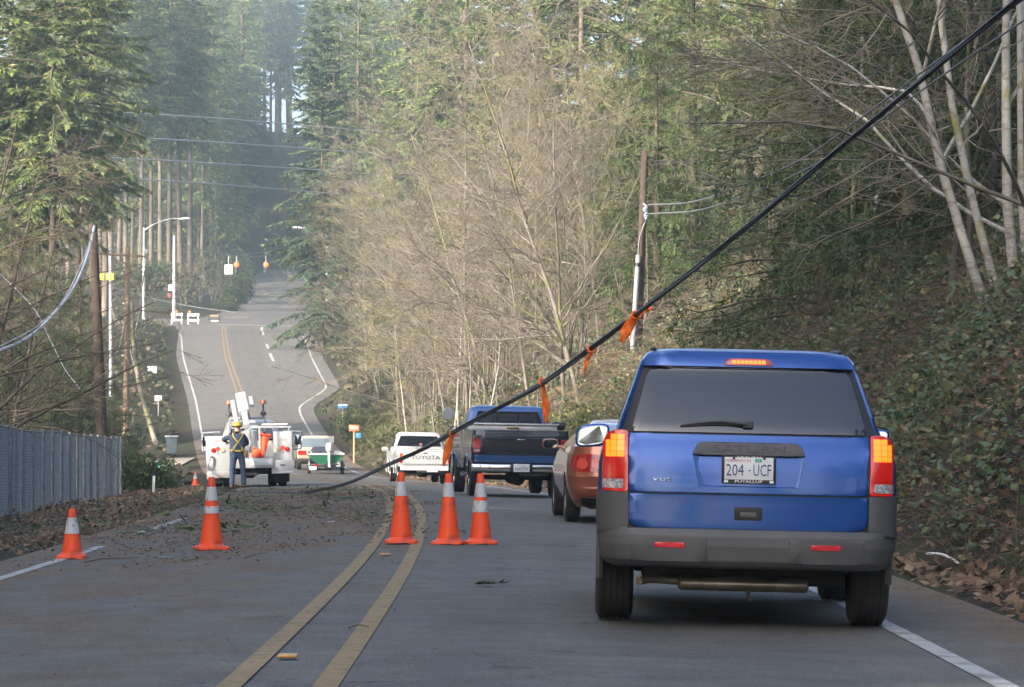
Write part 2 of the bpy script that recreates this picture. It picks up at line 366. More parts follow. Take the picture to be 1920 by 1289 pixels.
# paint: worn thermoplastic
def paint_mat(name, col, wear, wearcol, lo=0.42, hi=0.62, sc=9.0):
    return mat(name, col, rough=0.75, spec=0.3, dirt=(wearcol, sc, lo, hi), col2=tuple(c * 0.78 for c in col), nscale=30, bump=0.3, bscale=80)
M_yel = paint_mat('yellow_paint', (.30, .205, .092), 0, (.14, .112, .075), 0.48, 0.70)
M_wht = paint_mat('white_paint', (.42, .42, .41), 0, (.14, .136, .128), 0.50, 0.74, 5.0)
def line(name, ys, off, w, m, lift=0.005):
    f = off if callable(off) else (lambda d: np.full(len(np.atleast_1d(d)), off, float))
    o = ribbon(name, ys, lambda d: f(d) - w / 2, lambda d: f(d) + w / 2, 1, m, lift, road); return o
yn = np.concatenate([np.arange(-50, 160, 1.0), np.arange(160, 285, 2.0)])
wid = lambda d: np.interp(d, [0, 150, 200, 284], [0.215, 0.215, 0.19, 0.14])
line('centre_line', yn, lambda d: -wid(d), 0.115, M_yel); line('centre_line', yn, lambda d: wid(d), 0.115, M_yel)
line('edge_line', np.arange(-50, 31.5, 0.5), lambda d: -lline(d), 0.11, M_wht)
line('edge_line', np.arange(34.5, 42, 0.5), lambda d: -lline(d), 0.11, M_wht)
line('edge_line', np.arange(130, 278, 2.0), lambda d: -lline(d) - 4.0 * smoothstep(d, 268, 282) ** 2, 0.12, M_wht)
line('edge_line', np.concatenate([np.arange(-50, 150, 1.0), np.arange(150, 286, 2.0)]), lambda d: rline(d) + 3.0 * smoothstep(d, 274, 290) ** 2, 0.12, M_wht)
for a, c in ((236, 246), (251, 258), (270, 284)): line('lane_dash', np.arange(a, c, 1.0), 3.55, 0.22, M_wht)
bm = bmesh.new()
def flat_strip(name, x0, x1, y0, y1, m, lift=0.02):
    xs = np.linspace(x0, x1, 16); V = []
    for y in (y0, y1): V += [(x, y, float(zc(y)) + float(crown(np.clip(x - xc(y), -4.6, 9))) + lift) for x in xs]
    q = [[i, i + 1, i + 17, i + 16] for i in range(15)]
    return link(name, mesh_np(name, V, np.array(q), m), road)
flat_strip('stop_line', PX(405, 285), PX(612, 285), 285.6, 286.3, M_wht)
flat_strip('stop_line', PX(420, 303), PX(466, 303), 303.2, 303.9, M_wht)
# ONLY and the turn arrow in the right-turn lane
tm = text_mesh('ONLY', width=2.0, height=2.6, extrude=0); M_faint = mat('worn_white_paint', (.17, .168, .16), rough=.8, dirt=((.085, .083, .08), 6.0, .42, .6)); tm.materials.append(M_faint)
v = np.zeros(len(tm.vertices) * 3); tm.vertices.foreach_get('co', v); v = v.reshape(-1, 3); Y0 = 231.0
yy = Y0 + v[:, 2]; uu = 5.2 + v[:, 0]; tm.vertices.foreach_set('co', np.stack([uu + xc(yy), yy, zc(yy) + crown(uu) + 0.012], 1).astype(np.float32).ravel()); link('lane_lettering', tm, road)
ar = [(-.12, 0), (.12, 0), (.12, 2.2), (.6, 2.5), (.6, 2.2), (1.2, 2.75), (.6, 3.3), (.6, 2.95), (-.12, 2.6)]
link('lane_arrow', mesh_np('lane_arrow', [(5.0 + x + float(xc(236 + y)), 236 + y, float(zc(236 + y)) + float(crown(5.0 + x)) + .012) for x, y in ar], np.array([list(range(9))]), M_faint), road)
bm.free()
# ================================================================== vegetation
def unit(v): return v / (np.linalg.norm(v, axis=-1, keepdims=True) + 1e-9)
def rot_about(v, axis, ang):
    c = np.cos(ang)[:, None]; s = np.sin(ang)[:, None]; return v * c + np.cross(axis, v) * s + axis * (axis * v).sum(1, keepdims=True) * (1 - c)
def march(start, d, length, k, bend, jit, g):
    """grow N paths of k points; bend = drift added to the direction at each step"""
    N = len(start); pts = np.zeros((N, k, 3)); pts[:, 0] = start; d = unit(d); st = (length / (k - 1))[:, None]
    for i in range(1, k):
        d = unit(d + bend / (k - 1) + g.normal(0, jit, (N, 3))); pts[:, i] = pts[:, i - 1] + d * st
    return pts
def sprout(paths, rad, m, ratio, ang, k, bend, jit, rr, t0, g, rmin=0.004, tpow=1.0, lenfall=0.55):
    """m children on each path"""
    N, kp, _ = paths.shape; L_ = np.linalg.norm(np.diff(paths, axis=1), axis=2).sum(1)
    idx = np.repeat(np.arange(N), m); t = t0 + (1 - t0) * g.random(N * m) ** tpow
    f = t * (kp - 1) * 0.999; i = f.astype(int); w = (f - i)[:, None]
    pos = paths[idx, i] * (1 - w) + paths[idx, i + 1] * w; tan = unit(paths[idx, i + 1] - paths[idx, i]); r = rad[idx, i] * (1 - w[:, 0]) + rad[idx, i + 1] * w[:, 0]
    perp = unit(np.cross(tan, g.normal(0, 1, (N * m, 3)))); a = np.radians(g.uniform(ang[0], ang[1], N * m))
    d = tan * np.cos(a)[:, None] + perp * np.sin(a)[:, None]
    ln = L_[idx] * ratio * (1 - lenfall * t) * g.uniform(0.6, 1.25, N * m)
    bend = np.asarray(bend, float)
    ch = march(pos, d, ln, k, bend[None], jit, g)
    r0 = np.maximum(r * rr, rmin); cr = r0[:, None] * np.linspace(1, 0.3, k)[None]
    return ch, np.maximum(cr, rmin * 0.6)
def kites(pos, d, nrm, ln, wd, fold=0.15):
    """leaf-shaped quads: base, side, tip, side"""
    d = unit(d); s = unit(np.cross(d, nrm)); n = unit(np.cross(s, d)); ln = np.asarray(ln)[:, None]; wd = np.asarray(wd)[:, None]
    mid = pos + d * ln * 0.42
    V = np.stack([pos, mid + s * wd * 0.5 - n * wd * fold, pos + d * ln, mid - s * wd * 0.5 - n * wd * fold], 1)
    return V.reshape(-1, 3), np.arange(len(pos) * 4).reshape(-1, 4)

M_bark_grey = mat('alder_bark', (.095, .085, .072), rough=0.9, col2=(.215, .195, .165), nscale=3.0, stretch=(1, 1, .5), bump=0.6, bscale=18, vary=0.2, spec=0.2, dirt=((.13, .13, .05), 0.9, .52, .62))
M_twig = mat('pale_twigs', (.105, .094, .078), rough=0.85, col2=(.20, .176, .144), nscale=0.7, vary=0.22, spec=0.2)
M_twig_moss = mat('mossy_twigs', (.12, .105, .075), rough=0.9, col2=(.19, .175, .09), nscale=0.8, vary=0.25, spec=0.2)
M_twig_red = mat('reddish_twigs', (.125, .095, .074), rough=0.85, col2=(.20, .155, .118), nscale=0.7, vary=0.25, spec=0.2)
M_twig_dark = mat('dark_twigs', (.09, .075, .055), rough=0.9, col2=(.16, .135, .10), nscale=1.5, vary=0.2, spec=0.2)
M_bark_fir = mat('fir_bark', (.095, .078, .062), rough=0.95, col2=(.20, .17, .135), nscale=1.2, stretch=(1, 1, .15), bump=0.5, bscale=10, vary=0.25, spec=0.15)
M_bark_dark = mat('dark_bark', (.060, .050, .038), rough=0.95, col2=(.11, .095, .07), nscale=2, bump=0.5, bscale=10, spec=0.15)
M_birch = mat('birch_bark', (.34, .33, .30), rough=0.8, col2=(.20, .18, .14), nscale=6, stretch=(1, 1, 1.8), mixlo=0.52, mixhi=0.66, bump=0.4, bscale=24, spec=0.25, dirt=((.22, .21, .09), 1.7, .54, .66))
M_fir = leaf_mat('fir_needles', [(.080, .125, .052), (.125, .178, .064), (.175, .225, .074), (.25, .265, .090)], trans=0.35, obj_vary=0.28)
M_fir_dark = leaf_mat('dark_fir_needles', [(.034, .062, .038), (.058, .092, .048), (.085, .122, .056)], trans=0.22, obj_vary=0.2)
M_cedar = leaf_mat('cedar_fronds', [(.026, .048, .018), (.045, .076, .026), (.070, .105, .034), (.11, .135, .045)], trans=0.2, obj_vary=0.15)
M_shrub = leaf_mat('shrub_leaves', [(.03, .05, .018), (.06, .085, .03), (.10, .12, .045), (.16, .155, .06)], trans=0.25, obj_vary=0.3)
M_bramble = leaf_mat('bramble_leaves', [(.036, .072, .030), (.060, .105, .042), (.090, .140, .058), (.052, .092, .038), (.12, .165, .070), (.066, .110, .046), (.085, .13, .055), (.22, .21, .06), (.16, .11, .06)], trans=0.2, obj_vary=0.1, rough=0.45, spec=0.5)
M_dead = leaf_mat('dead_leaves', [(.085, .050, .028), (.14, .085, .05), (.20, .13, .08), (.12, .07, .04), (.26, .185, .12), (.06, .04, .025)], trans=0.1, obj_vary=0.1, rough=0.8)

def fir_meshes(seed, H, R0, base, dens=1.0, needles=M_fir, bark=M_bark_fir, spray=(0.62, 0.20), droop=-0.35, trunk_r=None, low=0.35):
    """Douglas fir: bare pole below, whorls of drooping branches carrying flat needle sprays"""
    g = np.random.default_rng(seed); tr = trunk_r or H * 0.0068
    tp = np.zeros((1, 12, 3)); tz = np.linspace(-1.0, H, 12); tp[0, :, 2] = tz; tp[0, 1:, 0] = np.cumsum(g.normal(0, .05, 11)); tp[0, 1:, 1] = np.cumsum(g.normal(0, .05, 11))
    V, q = tubes(tp, (tr * np.linspace(1.15, .06, 12))[None], 8); T = Geo(); T.add(V, q)
    nb = int(H * 6.0 * dens); t = g.random(nb) ** 0.9; zb = base * H + (1 - base) * H * t
    prof = np.clip((1 - t), 0.02, 1) ** 0.75 * np.clip(low + 2.6 * t, 0, 1); ln = R0 * prof * g.uniform(0.55, 1.2, nb) + 0.35
    az = g.uniform(0, 2 * math.pi, nb); el = np.radians(-12 + 48 * t + g.normal(0, 9, nb))
    d = np.stack([np.cos(az) * np.cos(el), np.sin(az) * np.cos(el), np.sin(el)], 1)
    st = np.stack([np.interp(zb, tz, tp[0, :, 0]), np.interp(zb, tz, tp[0, :, 1]), zb], 1)
    br = march(st, d, ln, 6, np.array([[0, 0, droop]]), 0.05, g); rad = np.linspace(1, .25, 6)[None] * (0.016 + 0.012 * ln)[:, None]
    V, q = tubes(br, rad, 3); C = Geo(); T.add(V, q)
    nd = int(30 * g.integers(2, 6)); # a few dead stubs under the crown
    zs = g.uniform(base * H * 0.35, base * H, nd // 4); a2 = g.uniform(0, 6.28, len(zs))
    sb = march(np.stack([zs * 0, zs * 0, zs], 1), np.stack([np.cos(a2), np.sin(a2), -0.15 + 0 * a2], 1), g.uniform(.5, 1.8, len(zs)), 4, np.array([[0, 0, -.2]]), .08, g)
    V, q = tubes(sb, np.full((len(zs), 4), .02), 3); T.add(V, q)
    # sprays along the outer part of each branch
    per = np.clip((ln * 14 * dens).astype(int), 8, 70); idx = np.repeat(np.arange(nb), per); s = 0.14 + 0.86 * g.random(len(idx)) ** 0.8
    f = s * 4.999; i = f.astype(int); w = (f - i)[:, None]; pos = br[idx, i] * (1 - w) + br[idx, i + 1] * w; tan = unit(br[idx, i + 1] - br[idx, i])
    side = unit(np.cross(tan, [0, 0, 1.0])) * np.where(g.random(len(idx)) < .5, -1, 1)[:, None]
    dd = tan * 0.75 + side * g.uniform(0.2, 1.1, len(idx))[:, None] + np.array([0, 0, -0.28]) + g.normal(0, .18, (len(idx), 3))
    nr = np.array([0, 0, 1.0]) + g.normal(0, .42, (len(idx), 3))
    lsp = spray[0] * g.uniform(.5, 1.3, len(idx)) * np.clip(.5 + ln[idx] / R0, .5, 1.2)
    V, q = kites(pos, dd, nr, lsp, lsp * spray[1] / spray[0] * g.uniform(.7, 1.3, len(idx)), .2); C.add(V, q)
    # small hanging secondary sprays give the ragged edge
    k2 = g.random(len(idx)) < 0.6; p2 = pos[k2] + unit(dd[k2]) * (lsp[k2] * g.uniform(.3, .8, k2.sum()))[:, None]
    d2 = dd[k2] * 0.5 + g.normal(0, .5, (k2.sum(), 3)) + np.array([0, 0, -.45])
    V, q = kites(p2, d2, g.normal(0, 1, (k2.sum(), 3)) + np.array([0, 0, .6]), lsp[k2] * .6, lsp[k2] * .16, .1); C.add(V, q)
    return T.mesh('trunk', bark, True), C.mesh('crown', needles)
def bare_meshes(seed, H, spread=0.42, up=0.35, limbs=20, twigm=M_twig, bark=M_bark_grey, lean=(0, 0), mult=(8, 6, 3), t0=0.22, r0=None, stems=1, fine=0.0045, droop=0.0, bias=(0, 0, 0)):
    """leafless broadleaf: trunk > limbs > branches > twigs > twiglets"""
    g = np.random.default_rng(seed); r0 = r0 or H * 0.011; T = Geo(); C = Geo()
    st = np.zeros((stems, 3)); st[:, :2] = g.normal(0, .18 * (stems > 1), (stems, 2)); st[:, 2] = -0.6
    d = np.tile(np.array([[lean[0], lean[1], 1.0]]), (stems, 1)) + g.normal(0, .10 if stems > 1 else .03, (stems, 3)) * [1, 1, 0]
    tp = march(st, d, H * g.uniform(.85, 1.05, stems), 11, np.array([[0, 0, .12]]), .05, g); tr = r0 * np.linspace(1.1, .12, 11)[None] * g.uniform(.75, 1.1, stems)[:, None]
    V, q = tubes(tp, tr, 8); T.add(V, q)
    b = np.array(bias)
    l1, r1 = sprout(tp, tr, max(3, limbs // stems), spread, (35, 75), 8, np.array([0, 0, up]) + b, .09, .5, t0, g, .018)
    V, q = tubes(l1, r1, 5); T.add(V, q)
    l2, r2 = sprout(l1, r1, mult[0], .52, (25, 62), 6, np.array([0, 0, up * .6 + droop]) + b * .6, .12, .55, .12, g, .009)
    V, q = tubes(l2, r2, 4); C.add(V, q)
    l3, r3 = sprout(l2, r2, mult[1], .55, (22, 60), 5, np.array([0, 0, up * .4 + droop]) + b * .4, .14, .6, .1, g, fine * 1.4)
    V, q = tubes(l3, r3, 3); C.add(V, q)
    if mult[2]:
        l4, r4 = sprout(l3, r3, mult[2], .55, (20, 65), 4, np.array([0, 0, up * .3 + droop]), .15, .7, .15, g, fine)
        V, q = tubes(l4, r4, 3); C.add(V, q)
    return T.mesh('trunk', bark, True), C.mesh('crown', twigm)
def cedar_meshes(seed, H, R0, base=0.06, dens=1.0, mats_=(M_bark_dark, M_cedar), leaf=1.0):
    """western red cedar: arching boughs hung with flat lacy fronds"""
    g = np.random.default_rng(seed); T = Geo(); C = Geo()
    tp = np.zeros((1, 8, 3)); tp[0, :, 2] = np.linspace(-1, H, 8); V, q = tubes(tp, (H * .014 * np.linspace(1.2, .08, 8))[None], 8); T.add(V, q)
    nb = int(H * 9 * dens); t = g.random(nb); zb = H * (base + (1 - base) * t); ln = R0 * (1 - t) ** .7 * g.uniform(.6, 1.15, nb) + .3
    az = g.uniform(0, 6.2832, nb); d = np.stack([np.cos(az), np.sin(az), 0.15 + .5 * t], 1)
    br = march(np.stack([zb * 0, zb * 0, zb], 1), d, ln, 7, np.array([[0, 0, -.75]]), .06, g); br[:, -1, 2] += .12 * ln; br[:, -2, 2] += .03 * ln
    V, q = tubes(br, np.linspace(1, .25, 7)[None] * (.012 + .008 * ln)[:, None], 3); T.add(V, q)
    fr, _ = sprout(br, np.full((nb, 7), .01), int(21 * dens), .30, (35, 80), 4, (0, 0, -1.0), .1, .5, .10, g, .004, lenfall=.35)
    # lacy leaflets on both sides of each frond
    N = len(fr); m_ = 17; idx = np.repeat(np.arange(N), m_); s = np.tile(np.linspace(.05, 1, m_), N) + g.normal(0, .04, N * m_); f = np.clip(s, 0, .999) * 3; i = f.astype(int); w = (f - i)[:, None]
    pos = fr[idx, i] * (1 - w) + fr[idx, i + 1] * w; tan = unit(fr[idx, i + 1] - fr[idx, i]); pl = unit(np.cross(tan, g.normal(0, 1, (N, 3))[idx] * .5 + [0, 0, 1.])); sg = np.where(g.random(N * m_) < .5, -1, 1)[:, None]
    L_ = np.linalg.norm(np.diff(fr, axis=1), axis=2).sum(1)[idx]
    ll = (.045 + .13 * L_) * leaf * g.uniform(.6, 1.25, N * m_)
    V, q = kites(pos, tan + pl * sg * .8 + g.normal(0, .12, (N * m_, 3)), np.cross(tan, pl), ll, ll * .28, .1); C.add(V, q)
    return T.mesh('trunk', mats_[0], True), C.mesh('crown', mats_[1])

def plant(name, meshes, x, y, label, cat, group, rz=None, sc=1.0, sink=0.1, parts=('trunk', 'crown')):
    o = empty(name, (x, y, ground_z(x, y) - sink), (0, 0, rnd.uniform(0, 6.28) if rz is None else rz), label, cat, group); o.scale = (sc, sc, sc)
    for n, me in zip(parts, meshes): link(n, me, o)
    return o

# ---- shared tree meshes
FIR = [fir_meshes(21, 40, 4.6, .24), fir_meshes(22, 44, 4.8, .31), fir_meshes(23, 38, 5.0, .20), fir_meshes(24, 42, 4.2, .40)]
FIR_LOW = [fir_meshes(31, 36, 5.2, .10, 1.1), fir_meshes(32, 40, 5.6, .14, 1.1), fir_meshes(33, 30, 4.6, .06, 1.15)]
FIR_DARK = [fir_meshes(41, 34, 6.0, .03, 1.6, M_fir_dark, M_bark_dark, low=.85)]
AK = dict(mult=(8, 6, 3), fine=.0052, lean=(-.16, -.06), bias=(-.28, -.10, -.05))
ALDER = [bare_meshes(51, 15, .46, .22, 32, r0=.075, t0=.10, **AK), bare_meshes(52, 13, .52, .08, 32, M_twig, r0=.07, t0=.08, droop=-.10, **AK), bare_meshes(53, 16, .42, .30, 32, M_twig, r0=.08, t0=.12, **AK), bare_meshes(54, 12, .56, .02, 32, M_twig_moss, r0=.07, t0=.06, droop=-.16, **AK)]
THICK = [bare_meshes(61, 7, .36, .55, 18, M_twig_red, mult=(7, 5, 2), t0=.1, stems=3, fine=.004), bare_meshes(62, 8, .34, .6, 18, M_twig, mult=(7, 5, 2), t0=.1, stems=3, fine=.004)]

DIST = lambda px, d: PX(px, d)
def d_for(px, u):
    """distance at which a picture column meets a given offset from the centre line"""
    ds = np.arange(60, 260, 1.0); return float(ds[np.argmin(np.abs(xc(ds) + u - PX(px, ds)))])
ORD = ['first', 'second', 'third', 'fourth', 'fifth', 'sixth', 'seventh', 'eighth', 'ninth', 'tenth', 'eleventh', 'twelfth', 'thirteenth', 'fourteenth', 'fifteenth', 'sixteenth', 'seventeenth', 'eighteenth', 'nineteenth', 'twentieth', 'twenty-first', 'twenty-second', 'twenty-third', 'twenty-fourth', 'twenty-fifth', 'twenty-sixth', 'twenty-seventh', 'twenty-eighth', 'twenty-ninth', 'thirtieth']
def rank(lst, px): return ORD[sorted(t[0] for t in lst).index(px)]
# ---- tall firs left of the crossing (bare pale poles below)
left_firs = [(172, 318, 0), (188, 340, 1), (208, 326, 3), (222, 352, 1), (236, 335, 3), (247, 360, 0), (262, 330, 1), (283, 350, 3), (300, 372, 1), (318, 338, 3), (338, 356, 1), (357, 345, 3), (378, 380, 0), (150, 300, 1), (128, 290, 3), (100, 330, 0), (70, 310, 1), (40, 340, 3), (196, 380, 1), (270, 392, 3), (330, 400, 1), (395, 410, 0)]
for i, (px, d, k) in enumerate(left_firs):
    plant('fir_tree', FIR[k], PX(px, d), d, 'tall bare-trunked fir left of the crossing, ' + rank(left_firs, px) + ' trunk from the left', 'tree', 'tall firs left of the crossing', sc=rnd.uniform(.9, 1.1))
# ---- low-branched green firs nearer on the left
for i, (px, d, k, lab) in enumerate([(150, 172, 1, 'bushy green fir above the dark broken pole'), (92, 150, 0, 'sunlit yellow-green fir near the left edge behind bare branches'), (20, 165, 1, 'green fir at the far left edge of the picture'), (196, 262, 1, 'green fir between the bushy fir and the tall bare-trunked firs'), (-60, 150, 0, 'green fir half outside the left edge')]):
    x = PX(px, d); o = plant('fir_tree', fir_meshes(60 + i, 33, 5.2, .36, 1.6, spray=(.46, .14)) if i < 2 else FIR[0] if i == 3 else FIR_LOW[k], x, d, lab, 'tree', None, sc=1.0)
# ---- firs covering the far hillside
far = []
g = np.random.default_rng(5)
while len(far) < 150:
    d = g.uniform(425, 640); px = g.uniform(60, 860)
    if d > 462 and -98 < px - 560 < 85: continue
    if px > 440 and px < 600 and d < 470: continue
    if any(abs(PX(px, d) - a) < 3.6 and abs(d - c) < 9 for a, c in far): continue
    far.append((PX(px, d), d))
for i, (x, d) in enumerate(far):
    ms = (FIR + FIR_LOW)[i % 7]
    plant('fir_tree', ms, x, d, 'hazy green fir on the far wooded hillside', 'tree', 'firs on the far hillside', sc=rnd.uniform(.8, 1.1))
gg = np.random.default_rng(8)
for k in range(22):
    d = gg.uniform(385, 452); px = 150 + k * 14 + gg.uniform(-6, 6)
    plant('fir_tree', FIR_LOW[k % 3], PX(px, d), d, 'low-branched fir behind the tall bare-trunked firs, ' + ORD[k] + ' from the left', 'tree', 'low-branched firs behind the tall stand', sc=gg.uniform(.45, .85))
for k in range(21):
    d = gg.uniform(585, 640); px = gg.uniform(492, 645)
    plant('fir_tree', FIR[(0, 3, 1)[k % 3]], PX(px, d), d, 'thin dark fir trunk standing in the bright gap on the ridge', 'tree', 'fir trunks in the bright gap', sc=gg.uniform(.85, 1.15))
bend = ((470, 492, .5), (492, 500, .42), (515, 505, .36), (540, 498, .40), (566, 506, .38), (590, 500, .45), (615, 492, .55), (445, 484, .5), (505, 520, .5), (552, 522, .46), (580, 530, .5), (528, 535, .46), (480, 525, .6), (625, 520, .6), (603, 545, .5), (544, 550, .46))
for px, d, s_ in bend:
    if 496 < px < 625: s_ *= .55
    plant('fir_tree', FIR_DARK[0], PX(px, d), d, 'small dark fir where the far road bends away, ' + rank(bend, px) + ' from the left', 'tree', 'small firs at the bend', sc=s_)
# ---- firs right of the crossing
plant('fir_tree', FIR_DARK[0], PX(606, 252), 252, 'large dark fir overhanging the right side of the crossing', 'tree', None, rz=0.7, sc=.88)
right_firs = [(672, 275, 1), (700, 300, 0), (735, 285, 2), (770, 270, 1), (640, 330, 0), (690, 345, 1), (805, 250, 0), (745, 330, 2), (850, 280, 1), (655, 400, 0), (720, 390, 1), (890, 240, 0), (960, 230, 1), (1040, 220, 0), (1130, 215, 2), (1210, 200, 1), (1090, 180, 0), (1265, 172, 1), (1345, 160, 0), (1425, 150, 2), (1510, 140, 1), (1610, 132, 0), (1725, 122, 1), (925, 205, 2), (1000, 195, 0), (870, 225, 1), (1065, 200, 2)]
for i, (px, d, k) in enumerate(right_firs):
    plant('fir_tree', FIR_LOW[k], PX(px, d), d, 'green fir on the hillside right of the crossing, ' + rank(right_firs, px) + ' from the left', 'tree', 'firs right of the crossing', sc=rnd.uniform(.85, 1.1))
# ---- leafless alders and maples on the right bank
al = []
alders = [(1092, 98, 0), (1060, 100, 2), (1000, 108, 1), (1128, 116, 3), (930, 118, 0), (880, 124, 2), (1086, 122, 1), (1010, 128, 2), (840, 138, 3), (790, 146, 1), (936, 142, 0), (750, 160, 2), (860, 162, 1), (715, 178, 3), (796, 182, 0), (690, 200, 2), (960, 160, 1), (1066, 146, 0), (1243, 118, 3), (1312, 126, 1), (1222, 128, 2), (742, 205, 1)]
for i, (px, d, k) in enumerate(alders):
    x = PX(px, d); al.append(x); lab = 'leafless alder in the right bank thicket, ' + rank(alders, px) + ' trunk from the left'
    plant('bare_tree', ALDER[k], x, d, lab, 'tree', 'leafless trees on the right bank', rz=rnd.uniform(-.8, .8), sc=rnd.uniform(.85, 1.15))
# ---- thicket of thin stems at the bank foot
tk = np.random.default_rng(9)
for i in range(40):
    d = tk.uniform(70, 165); u = rline(d) + 2.4 + tk.uniform(0, 5.5); x = float(xc(d) + u)
    if d < 98 and 1100 < CX + x * F / d < 1420: continue
    plant('leafless_shrub', THICK[i % 2], x, d, 'thin-stemmed leafless shrub at the foot of the right bank', 'shrub', 'leafless shrubs along the right bank', sc=tk.uniform(.5, 1.0), parts=('stem', 'branches'))
# slim sunlit pole trunks
for i, (px, d, h, ln) in enumerate([(766, 104, 7.0, .0), (846, 98, 7, -.06), (862, 96, 8, -.05), (905, 92, 6, .05), (820, 108, 6, .02), (940, 90, 6.5, -.07), (1000, 84, 5, .06), (880, 104, 7, .03)]):
    d = max(d, d_for(px, 5.9 + .4 * (i % 3))); x = PX(px, d); ms = bare_meshes(200 + i, h, .22, .6, 10, M_twig, M_birch if i < 4 else M_bark_grey, lean=(ln, 0), mult=(5, 4, 0), t0=.45, r0=.065)
    plant('young_tree', ms, x, d, ['slim pale young tree above the white pickup, upright', 'slim young tree leaning left behind the dark pickup cab', 'slim pale young tree beside the dark pickup mirror', 'slim pale young tree above the dark pickup roof', 'thin grey sapling between the two pickups', 'thin grey sapling above the dark pickup toolbox', 'thin grey sapling above the copper coupe', 'thin grey sapling behind the white pickup mirror'][i], 'tree', None)
# ---- cedars on the near right bank
CED = [cedar_meshes(71, 13, 3.3, leaf=.85, dens=1.35), cedar_meshes(72, 11, 3.0, leaf=.85, dens=1.35)]
cedars = [(1005, 152, 0, 1.0), (898, 168, 1, 1.15), (782, 192, 0, 1.1), (1545, 58, 1, .92), (1708, 51, 0, .85), (1858, 46, 1, .85), (1232, 101, 1, .95), (1300, 114, 0, 1.3), (1178, 122, 1, 1.15), (1405, 104, 1, 1.25), (1535, 84, 0, 1.05), (1652, 71, 1, 1.0), (1775, 61, 0, .95), (1850, 72, 1, 1.4), (1965, 56, 0, 1.1), (1480, 122, 0, 1.55), (1700, 90, 0, 1.4), (1590, 64, 1, .8)]
for i, (px, d, k, s) in enumerate(cedars):
    plant('cedar_tree', CED[k], PX(px, d), d, 'dark green cedar on the right bank, ' + rank(cedars, px) + ' from the left among the cedars', 'tree', 'cedars on the right bank', sc=s)
# ---- pale multi-stemmed alder at the right edge and bare branches reaching over the bank
ms = bare_meshes(81, 13, .5, -.05, 26, M_twig, M_birch, lean=(-.10, 0), mult=(8, 6, 3), t0=.12, stems=5, r0=.078, bias=(-.5, -.1, 0), fine=.004)
plant('alder_tree', ms, PX(1905, 39), 39, 'pale speckled multi-stemmed alder at the right edge', 'tree', None, rz=0)
for i, (px, d, s, h) in enumerate([(1780, 45, 5, 9), (1620, 54, 7, 10), (2010, 33, 3, 9), (1560, 80, 8, 10), (1500, 100, 9, 9), (1900, 48, 5, 11), (1700, 62, 5, 12)]):
    ms = bare_meshes(90 + i, h, .62, -.1, 22, M_twig_moss if i % 2 else M_twig, M_bark_grey, mult=(7, 5, 3), t0=.15, stems=2, r0=.06, bias=(-.75, -.15, -.12), fine=.0036, droop=-.12)
    plant('bare_tree', ms, PX(px, d), d, ['leafless maple with long arching branches beside the pale alder', 'leafless maple arching left over the cedars', 'leafless tree reaching in from the right edge, top corner', 'leafless tree arching over the conduit pole wires', 'leafless tree standing behind the service wires', 'leafless tree directly behind the pale alder stems', 'tall leafless tree arching above the SUV from deep in the bank'][i], 'tree', None, rz=0)
# ---- bare trees reaching in at the left edge
for i, (px, d, h) in enumerate([(-90, 74, 12), (10, 98, 12), (-30, 112, 13), (20, 124, 9), (-60, 90, 13), (-110, 84, 11)]):
    ms = bare_meshes(110 + i, h, .55, -.05, 24, M_twig_dark if i in (0, 1, 5) else M_twig_red if i != 3 else M_twig_moss, M_bark_dark, mult=(7, 5, 3), t0=.12, stems=2, r0=.1, bias=(.5, 0, -.05), droop=-.1, fine=.004)
    plant('bare_tree', ms, PX(px, d), d, ['dark leafless tree arching in over the chain-link fence', 'brown leafless tree behind the fence at the left edge', 'brown leafless tree far behind the fence at the left edge', 'mossy leafless tree standing behind the young evergreens', 'brown leafless tree between the dark one and the fence end trees', 'brown leafless tree reaching in low over the fence'][i], 'tree', None, rz=0)
# ---- young evergreens behind the fence
for i, (px, d, s, lab) in enumerate([(150, 106, .62, 'young evergreen behind the fence left of the dark pole'), (95, 112, .6, 'young evergreen deeper behind the fence, second from the dark pole'), (215, 112, .34, 'low evergreen right of the dark pole'), (40, 104, .5, 'young evergreen behind the fence near the left edge'), (258, 118, .22, 'small evergreen beyond the end of the fence'), (172, 118, .52, 'evergreen directly behind the dark pole'), (235, 103, .24, 'small evergreen hugging the end of the fence'), (110, 128, .95, 'tall evergreen standing back behind the fence'), (20, 118, .9, 'tall evergreen behind the fence at the left edge'), (65, 140, 1.1, 'tallest evergreen far behind the fence')]):
    plant('evergreen_tree', CED[i % 2], PX(px, d), d, lab, 'tree', None, sc=s, sink=.3)
# ---- trees left of the road outside the picture that shade the near road
sg_ = np.random.default_rng(17); pts_ = []
for y in np.arange(-66, 50, 5.5):
    for x0 in (-21, -27, -34): pts_.append((x0 + sg_.uniform(-1.8, 1.8), y + sg_.uniform(-2, 2), sg_.uniform(.92, 1.08) if y < 40 else sg_.uniform(.75, .85)))
for y in np.arange(50, 118, 5.0):
    for x0 in (-25, -31): pts_.append((x0 - max(0, y - 85) * .12 + sg_.uniform(-1.5, 1.5), y + sg_.uniform(-2, 2), sg_.uniform(.47, .56)))
for i, (x, y, s_) in enumerate(pts_):
    plant('fir_tree', FIR_LOW[i % 3], x, y, 'fir in the roadside stand left of the camera', 'tree', 'firs shading the near road', sc=s_)

for i, (x, y) in enumerate([(13, -58), (16, -46), (12, -34), (17, -22), (14, -8), (-12, -62), (20, 4), (22, -66), (5, -66), (-5, -70 + 6)]):
    plant('fir_tree', FIR_LOW[i % 3], x, y, 'fir beside the road behind the camera', 'tree', 'firs behind the camera', sc=.5 + .04 * i)
